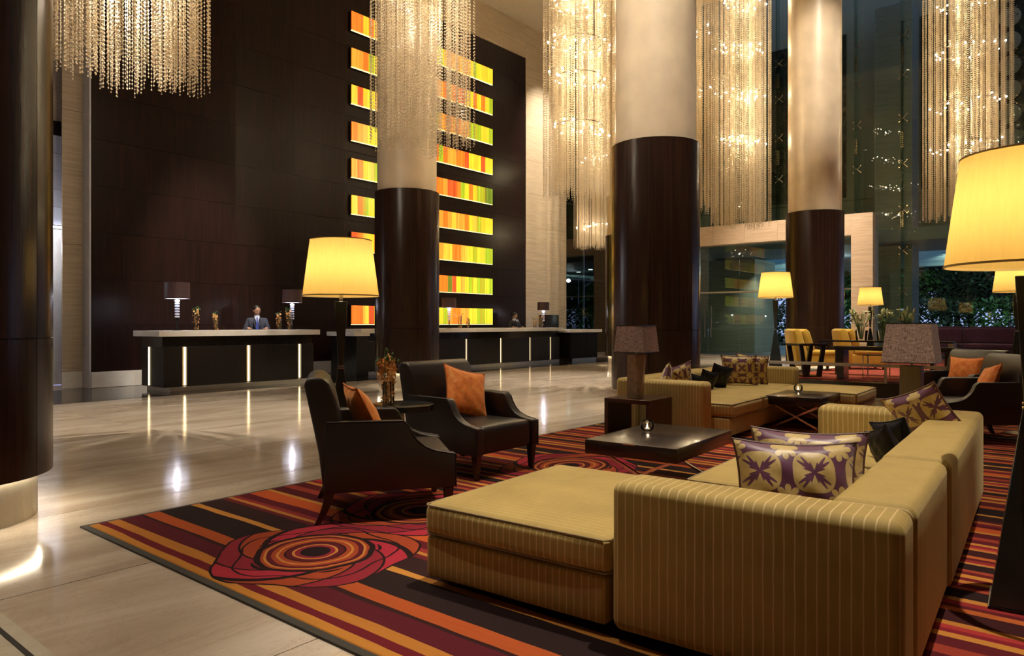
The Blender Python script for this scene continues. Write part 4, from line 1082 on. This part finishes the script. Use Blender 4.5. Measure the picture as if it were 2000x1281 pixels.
# ------------------------------------------------------------------ leather armchairs (local x forward, y left)
def armchair(loc, rz, label):
    t = thing('leather_armchair', label, 'armchair', loc, rz, 'dark brown leather armchairs')
    W = .41
    MB().rbox(-.34, .418, -W + .086, W - .086, .20, .43, .04, 4, puff=.018, mid=8).build('seat', M['leather'], t)
    prof = [(-.42, .20), (.43, .20), (.43, .425), (.37, .434), (.29, .45), (.225, .478), (.175, .52), (.14, .57), (.118, .62), (.085, .65), (-.40, .655)]
    for s_ in (-1, 1):
        b_ = MB().prism(prof, s_ * W - (0 if s_ < 0 else .085), s_ * W + (.085 if s_ < 0 else 0))
        a_ = b_.build('arm', M['leather'], t, bevel=.014, bseg=3, ang=50)
        p_ = [(x_, s_ * (W - .004), z_ - .001) for x_, z_ in prof[1:]]
        MB().tube(p_, .0045, 5).build('piping', M['leather_dark'], a_)
    bp = [(-.42, .20), (-.30, .20), (-.285, .44), (-.30, .60), (-.345, .80), (-.385, .90), (-.43, .94), (-.49, .945), (-.535, .92), (-.54, .89), (-.50, .70), (-.45, .45)]
    MB().prism(bp, -W + .012, W - .012).build('backrest', M['leather'], t, bevel=.022, bseg=3, ang=60)
    for s_ in (-1, 1):
        MB().frustum((.018, .018), (.032, .032), 0, .20, (.385, s_ * (W - .05)), (.385, s_ * (W - .045))).build('leg', M['leg_wood'], t, bevel=.003, bseg=1)
        b_ = MB(); n0 = []
        for k in range(6):
            f_ = k / 5; z = .20 * (1 - f_); x_ = -.385 - .075 * f_ ** 1.6; hw = .032 - .014 * f_
            n0.append([(x_ - hw, s_ * (W - .045) - hw, z), (x_ + hw, s_ * (W - .045) - hw, z), (x_ + hw, s_ * (W - .045) + hw, z), (x_ - hw, s_ * (W - .045) + hw, z)])
        vs2 = [p for q in n0 for p in q]; fs2 = [(i * 4 + j, i * 4 + (j + 1) % 4, (i + 1) * 4 + (j + 1) % 4, (i + 1) * 4 + j) for i in range(5) for j in range(4)] + [(3, 2, 1, 0), (20, 21, 22, 23)]
        b_.add([(x_, y_, max(z_, 0)) for x_, y_, z_ in vs2], [tuple(reversed(f_)) for f_ in fs2]).build('leg', M['leg_wood'], t)
    return t
A1 = (3.335, 3.885, R(-36.8)); A2 = (4.71, 4.33, R(-90)); A3 = (10.8, 1.49, R(145)); A4 = (9.48, 1.155, R(123.7))
C1 = armchair((A1[0], A1[1], FZ), A1[2], 'leather armchair nearest the camera, seen from its side, left of the chaise')
dup(C1, (A2[0], A2[1], FZ), A2[2], 'leather armchair facing the camera with a large orange cushion, beside the floor lamp')
dup(C1, (A3[0], A3[1], FZ), A3[2], 'leather armchair at right, farther one with the upright orange cushion')
dup(C1, (A4[0], A4[1], FZ), A4[2], 'leather armchair at right, nearer one turned away beside the near floor lamp')
def cp(A, x, y): return (A[0] + x * math.cos(A[2]) - y * math.sin(A[2]), A[1] + x * math.sin(A[2]) + y * math.cos(A[2]))
def ch_pillow(A, x, y, dr, tilt, label, roll=0., s_=.44):
    X, Y = cp(A, x, y)
    pillow((X, Y, FZ + .45), A[2] + PI / 2 + dr, tilt, s_, s_, .15, M['orange'], M['orange_piping'], label, G2, roll)
ch_pillow(A1, -.04, -.02, R(10), R(-28), 'orange cushion in the armchair nearest the camera', 0, .46)
ch_pillow(A2, -.06, .0, R(-6), R(-24), 'orange cushion in the armchair that faces the camera', R(16), .47)
ch_pillow(A3, -.10, .05, R(14), R(-18), 'orange cushion standing upright in the farther right armchair', 0, .42)
ch_pillow(A4, -.12, .05, R(-10), R(-22), 'orange cushion partly hidden in the nearer right armchair', R(-12), .40)

# round side table with orchids
def round_table(u, v, r_, h_, label):
    t = thing('side_table', label, 'table', (u, v, FZ if u < 12 else QZ))
    MB().lathe([(r_ * .9, h_ - .05), (r_, h_ - .045), (r_, h_ - .002), (r_ - .004, h_)], 40).build('table_top', M['black_metal'], t)
    MB().lathe([(.03, .02), (.022, h_ - .05)], 16).build('stem', M['steel'], t)
    MB().lathe([(.16, 0), (.16, .012), (.03, .025)], 28).build('base', M['steel'], t)
round_table(3.97, 4.43, .26, .625, 'round black side table between the two left armchairs')
orchid_vase(3.90, 4.50, FZ + .627, .21, .038, .22, 'right one of two slim glass vases of orange orchids on the round table', 81, 3, 1.75)
orchid_vase(3.83, 4.45, FZ + .627, .21, .038, .24, 'left one of two slim glass vases of orange orchids on the round table', 82, 3, 1.75)
round_table(10.2, .72, .2, .60, 'round black side table between the two right armchairs')
orchid_vase(10.16, .79, FZ + .602, .13, .045, .16, 'small glass vase of pale orchids between the two right armchairs', 83, 3, 1.4)

# coffee tables with crossed steel legs
def coffee_table(u, v, rz, lx, ly, label):
    t = thing('coffee_table', label, 'table', (u, v, FZ), rz, 'espresso coffee tables with crossed legs')
    MB().box(-lx / 2, lx / 2, -ly / 2, ly / 2, .30, .405).build('top', M['table_wood'], t, bevel=.004)
    MB().box(-lx / 2 - .001, -lx / 2 + .006, -.05, .05, .397, .4055).build('metal_inlay', M['chrome'], t, smooth=False)
    for s_ in (-1, 1):
        x_ = s_ * (lx / 2 - .18)
        for d_ in (-1, 1):
            b_ = MB(); q = (ly / 2 - .04) * d_
            b_.prism([(-q - .022, 0), (-q + .022, 0), (q + .022, .30), (q - .022, .30)], -.012 + d_ * .013, .012 + d_ * .013)
            o = b_.build('leg', M['chrome'], t, (x_, 0, 0), PI / 2)
    MB().tube([(-lx / 2 + .18, 0, .15), (lx / 2 - .18, 0, .15)], .010, 8).build('stretcher', M['chrome'], t)
    return t
coffee_table(5.14, 2.69, R(3), 1.12, .74, 'dark square-edged coffee table in front of the near sofa')
coffee_table(9.24, 2.88, R(2), .96, .66, 'smaller dark coffee table in front of the far sofa')
def candle(u, v, z, label):
    t = thing('candle_holder', label, 'candle holder', (u, v, z), group='round glass tealight holders')
    MB().lathe([(.025, 0), (.050, .018), (.058, .045), (.052, .072), (.040, .088), (.037, .088), (.048, .070), (.054, .045), (.046, .020), (.0225, .006)], 24, cap=False).build('glass_bowl', M['clear'], t)
    MB().lathe([(.001, .006), (.020, .006), (.020, .026), (.001, .027)], 16).build('tealight', M['wax'], t)
    MB().sphere((0, 0, .040), .006, 8, 6, (1, 1, 1.9)).build('flame', M['flame'], t)
    lamp_point((0, 0, .045), .35, (1, .6, .3), .006, t)
candle(5.22, 2.86, FZ + .406, 'round glass tealight holder on the nearer coffee table')
candle(9.50, 3.02, FZ + .406, 'round glass tealight holder on the farther coffee table')

# end tables and angular metal lamps
def end_table(u, v, s_, h_, label):
    t = thing('end_table', label, 'table', (u, v, FZ), R(2))
    k = s_ / 2; q = .045
    MB().box(-k, k, -k, k, h_ - q, h_).build('top', M['red_wood'], t, bevel=.002, bseg=1)
    for s2 in (-1, 1):
        MB().box(-k, k, min(s2 * k, s2 * (k - q)), max(s2 * k, s2 * (k - q)), .0, h_ - q).build('side_panel', M['red_wood'], t, bevel=.002, bseg=1)
    MB().box(-k, k, -k + q, k - q, .0, q).build('bottom', M['red_wood'], t, bevel=.002, bseg=1)
    return t
end_table(6.92, 3.90, .54, .48, 'mahogany open cube end table at the near end of the far sofa')
end_table(6.50, 1.20, .50, .48, 'end table hidden behind the far arm of the near sofa, under the bronze lamp')
def block_lamp(u, v, z, rz, bx, by, bh, sb, st, sh, mat, label, facet):
    t = thing('table_lamp', label, 'lamp', (u, v, z), rz)
    if facet:
        x0, x1, y0, y1 = -bx / 2, bx / 2, -by / 2, by / 2
        v_ = [(x0, y0 + .02, 0), (x1, y0 + .03, 0), (x1, y1, 0), (x0, y1, 0), (x0, y0 + .05, bh), (x1, y0, bh), (x1, y1, bh), (x0, y1, bh), (x0 + .02, y0 - .02, bh * .32)]
        MB().add(v_, [(0, 3, 2, 1), (4, 5, 6, 7), (1, 2, 6, 5), (2, 3, 7, 6), (3, 0, 8, 4, 7), (0, 1, 8), (1, 5, 8), (5, 4, 8)]).build('base', mat, t, smooth=False)
    else:
        MB().box(-bx / 2, bx / 2, -by / 2, by / 2, 0, bh).build('base', mat, t, bevel=.003, bseg=1)
    MB().tube([(0, 0, bh), (0, 0, bh + .05)], .012, 8).build('neck', M['chrome'], t)
    z0 = bh + .03
    b_ = MB().frustum((sb / 2, sb / 2), (st / 2, st / 2), z0, z0 + sh)
    b_.f = b_.f[:0] + [f_ for i, f_ in enumerate(b_.f) if i > 1]
    b_.build('lamp_shade', M['weave'], t, smooth=False)
    MB().frustum((sb / 2 + .003, sb / 2 + .003), (sb / 2 + .002, sb / 2 + .002), z0 - .002, z0 + .004).build('lower_trim', M['black_metal'], t, smooth=False)
    MB().frustum((st / 2 + .002, st / 2 + .002), (st / 2 + .002, st / 2 + .002), z0 + sh - .004, z0 + sh + .002).build('upper_trim', M['black_metal'], t, smooth=False)
m = plain('aged_pewter', (.44, .38, .29), .40, .35, vary=.25, scale=14); M['pewter'] = m
block_lamp(6.88, 3.90, FZ + .481, R(2), .15, .15, .465, .36, .31, .285, M['pewter'], 'faceted pewter table lamp with dark square shade on the mahogany end table', True)
block_lamp(6.47, 1.17, FZ + .481, R(1), .15, .15, .465, .375, .31, .31, M['bronze_wood'], 'bronze pillar lamp with brown woven square shade, right of the platform', False)
# a slim downlight fixture cable-free: near seat spot handled by the ceiling lights

# ------------------------------------------------------------------ floor lamps
def floor_lamp(label):
    t = thing('floor_lamp', label, 'lamp', (0, 0, 0), R(53), 'floor lamps with large yellow shades')
    SBZ, SH, RB, RT = 1.55, .50, .337, .272
    MB().lathe([(RB, SBZ), (RT, SBZ + SH)], 56, cap=False).build('lamp_shade', M['shade'], t)
    MB().shell(RB - .003, RB + .003, SBZ - .004, SBZ + .006, 0, 2 * PI - 1e-4, 56).build('shade_trim', M['shade_top'], t)
    MB().shell(RT - .003, RT + .003, SBZ + SH - .004, SBZ + SH + .004, 0, 2 * PI - 1e-4, 56).build('shade_trim', M['shade_top'], t)
    MB().frustum((.022, .022), (.056, .056), .92, 1.50).build('upper_post', M['pole_metal'], t, bevel=.003, bseg=1)
    MB().frustum((.150, .150), (.026, .026), .012, .90).build('lower_post', M['pole_metal'], t, bevel=.003, bseg=1)
    MB().frustum((.155, .155), (.155, .155), 0, .012).build('base', M['black_metal'], t)
    for z in (.895, .915): MB().frustum((.029, .029), (.029, .029), z, z + .008).build('collar_ring', M['chrome'], t)
    MB().frustum((.018, .018), (.018, .018), 1.50, 1.56).build('neck', M['chrome'], t)
    MB().tube([(0, 0, 1.56), (0, 0, 1.68)], .012, 6).build('lamp_holder', M['chrome'], t)
    for k in range(3): MB().tube([(0, 0, 2.02), (RT * math.cos(k * 2.094), RT * math.sin(k * 2.094), 2.035)], .003, 4).build('spider_arm', M['steel'], t)
    MB().tube([(0, 0, 1.68), (0, 0, 2.02)], .004, 5).build('harp_rod', M['steel'], t)
    lamp_point((0, 0, 1.79), 7.8, (1, .84, .58), .07, t)
    return t
L1 = floor_lamp('yellow-shaded floor lamp behind the two left armchairs, in front of the left desk')
L1.location = (4.02, 5.30, 0)
dup(L1, (4.02, .25, FZ), R(4), 'nearest and largest yellow-shaded floor lamp, cropped by the right edge')
dup(L1, (14.49, 5.05, QZ), R(19), 'yellow-shaded floor lamp left of the rear column')
dup(L1, (22.15, 5.05, QZ), R(13), 'smallest yellow-shaded floor lamp, in front of the portal behind the lilies')
dup(L1, (14.3, 1.06, QZ), R(4), 'yellow-shaded floor lamp just left of the near lamp post, behind the right armchairs')
dup(L1, (22.9, .95, QZ), R(4), 'yellow floor lamp mostly hidden at the right edge behind the others')

# ------------------------------------------------------------------ rear lounge on the platform
def slipper(loc, rz, label):
    t = thing('lounge_chair', label, 'chair', loc, rz, 'mustard slipper chairs')
    MB().rbox(-.36, .48, -.34, .34, .10, .34, .03, 3, mid=3).build('seat_base', M['yellow_fabric'], t)
    MB().rbox(-.20, .49, -.345, .345, .335, .44, .04, 3, puff=.015, mid=4).build('seat_cushion', M['yellow_fabric'], t)
    MB().prism([(-.44, .10), (-.24, .10), (-.22, .42), (-.36, .88), (-.44, .92), (-.52, .88)], -.345, .345).build('backrest', M['yellow_fabric'], t, bevel=.025, bseg=3, ang=50)
    MB().prism([(-.20, .45), (-.04, .45), (-.16, .85), (-.24, .92), (-.33, .86)], -.32, .32).build('back_cushion', M['yellow_fabric'], t, bevel=.03, bseg=3, ang=50)
    for x in (-.30, .42):
        for y in (-.28, .28): MB().frustum((.02, .02), (.028, .028), 0, .10, (x, y), (x, y)).build('leg', M['leg_wood'], t)
    return t
Y1 = slipper((16.62, 5.02, QZ), R(-55), 'mustard yellow lounge chair in front of the rear column, left of the pair')
Y1.location = (16.55, 4.95, QZ)
dup(Y1, (17.65, 4.25, QZ), R(-60), 'mustard yellow lounge chair partly behind the long console, right of the pair')
dup(Y1, (18.4, -.35, QZ), R(150), 'mustard yellow lounge chair glimpsed at the right edge behind the floor lamp')
# trapezoid-leg side table
t = thing('side_table', 'dark wooden side table with splayed slab legs beside the yellow chair', 'table', (14.47, 4.45, QZ), R(-40))
MB().box(-.30, .30, -.24, .24, .60, .64).build('top', M['table_wood'], t, bevel=.003, bseg=1)
for s_ in (-1, 1):
    for y in (-1, 1):
        MB().frustum((.05, .02), (.04, .02), 0, .60, (s_ * .14, y * .20), (s_ * .24, y * .20)).build('leg', M['table_wood'], t)
MB().box(-.18, .18, -.22, .22, .0, .03).build('foot_rail', M['table_wood'], t)
# long consoles
def console(u, v0, v1, z, dp, label, hollow, light_end=False):
    t = thing('console_table', label, 'table', (u, 0, QZ))
    h_ = z - QZ
    if hollow:
        MB().box(-dp / 2, dp / 2, v0, v1, h_ - .035, h_).build('top', M['table_wood'], t, bevel=.003, bseg=1)
        MB().box(-dp / 2, dp / 2, v0, v1, h_ - .20, h_ - .165).build('shelf', M['table_wood'], t, bevel=.003, bseg=1)
        MB().box(-dp / 2, dp / 2, v1 - .06, v1, h_ - .165, h_ - .035).build('end_block', M['table_wood'], t)
        MB().box(-dp / 2, dp / 2, v0, v0 + .08, h_ - .165, h_ - .035).build('end_block', M['bronze_wood'], t, label='pale bronze end block')
        for v in (v0 + .35, v1 - .35): MB().box(-dp / 2 + .05, dp / 2 - .05, v - .03, v + .03, 0, h_ - .20).build('leg', M['table_wood'], t)
    else:
        MB().box(-dp / 2, dp / 2, v0, v1, h_ - .05, h_).build('top', M['table_wood'], t, bevel=.003, bseg=1)
        for v in (v0 + .12, v1 - .12): MB().box(-dp / 2, dp / 2, v - .06, v + .06, 0, h_ - .05).build('leg', M['table_wood'], t, bevel=.003, bseg=1)
    return t
console(15.6, 2.11, 4.50, .965, .40, 'far long hollow console table carrying the lily vases', True)
console(14.25, 1.87, 3.84, .885, .36, 'nearer dark console table at the front edge of the platform', False)
def metal_table(u, v, label):
    t = thing('nesting_table', label, 'table', (u, v, QZ), group='small chrome tables with glass tops')
    MB().box(-.20, .20, -.20, .20, .43, .445).build('top', M['black_metal'], t)
    for x in (-.19, .19):
        for y in (-.19, .19): MB().box(x - .01, x + .01, y - .01, y + .01, 0, .43).build('leg', M['chrome'], t)
metal_table(14.85, 3.28, 'small chrome table between the two consoles, left of the woven shade')
metal_table(14.85, 2.3, 'small chrome table right of the woven shade')
# lilies
def lilies(u, v, z, label, seed):
    rnd = random.Random(seed)
    t = thing('lily_vase', label, 'vase', (u, v, z), group='white lilies in glass vases')
    MB().lathe([(.10, 0), (.12, .20), (.11, .20), (.09, .01), (.001, .01)], 20).build('vase', M['clear'], t)
    st, lf, bd = MB(), MB(), MB()
    for k in range(16):
        a = rnd.uniform(0, 2 * PI); sp_ = rnd.uniform(.02, .20); h_ = rnd.uniform(.36, .56)
        e = Vector((sp_ * math.cos(a), sp_ * math.sin(a), h_)); st.tube([(e.x * .15, e.y * .15, .02), (e.x * .4, e.y * .4, .25), e], .005, 5)
        for q in range(5):
            f_ = rnd.uniform(.55, .95); b0 = Vector((e.x * f_, e.y * f_, e.z * f_)); g = rnd.uniform(0, 2 * PI); d_ = Vector((math.cos(g), math.sin(g), .4)) * rnd.uniform(.08, .15); sd = Vector((-math.sin(g), math.cos(g), 0)) * .012
            lf.add([tuple(b0), tuple(b0 + d_ * .5 + sd), tuple(b0 + d_), tuple(b0 + d_ * .5 - sd)], [(0, 1, 2, 3)])
        m0 = bd.T; up = (e + Vector((0, 0, .2))).to_track_quat('Z', 'Y').to_matrix().to_4x4()
        bd.T = Matrix.Translation(e) @ up
        if k % 3 == 0:
            for q in range(6):
                g = q * PI / 3; c_, s_ = math.cos(g), math.sin(g)
                bd.add([(0, 0, 0), (c_ * .03 - s_ * .02, s_ * .03 + c_ * .02, .05), (c_ * .09, s_ * .09, .07), (c_ * .03 + s_ * .02, s_ * .03 - c_ * .02, .05)], [(0, 1, 2, 3)])
        else: bd.lathe([(.004, 0), (.018, .04), (.020, .075), (.004, .12)], 8)
        bd.T = m0
    st.build('stems', M['stem'], t); lf.build('leaves', M['leaf'], t, smooth=False, kind='stuff'); bd.build('blossoms', M['lily'], t, kind='stuff')
lilies(15.6, 3.72, .966, 'left glass vase of white lilies on the far console', 5)
lilies(15.6, 3.33, .966, 'middle glass vase of white lilies on the far console', 6)
lilies(15.6, 2.93, .966, 'right glass vase of lilies rising behind the woven lamp shade', 7)
# plum sofa
t = thing('plum_sofa', 'long plum purple sofa in front of the window at far right', 'sofa', (24.9, 2.5, QZ - .012))
LW = 2.2
MB().rbox(-.45, .35, -LW + .18, LW - .18, .08, .30, .03, 2).build('base', M['purple_fabric'], t)
for k in range(3): MB().rbox(-.47, .28, -LW + .19 + k * 1.34, -LW + .19 + (k + 1) * 1.34 - .01, .30, .45, .04, 3, puff=.015).build('seat_cushion', M['purple_fabric'], t)
MB().rbox(.28, .50, -LW, LW, .08, .95, .03, 3).build('backrest', M['purple_fabric'], t)
for s_ in (-1, 1):
    MB().rbox(-.47, .30, s_ * LW - (0 if s_ < 0 else .18), s_ * LW + (.18 if s_ < 0 else 0), .08, .95, .03, 3).build('arm', M['purple_fabric'], t)
    for x in (-.38, .4): MB().frustum((.02, .02), (.025, .025), 0, .08, (x, s_ * (LW - .1)), (x, s_ * (LW - .1))).build('leg', M['leg_wood'], t)
for k in range(3): MB().rbox(.12, .30, -LW + .20 + k * 1.34, -LW + .20 + (k + 1) * 1.34 - .02, .45, .90, .05, 3).build('back_cushion', M['purple_fabric'], t)
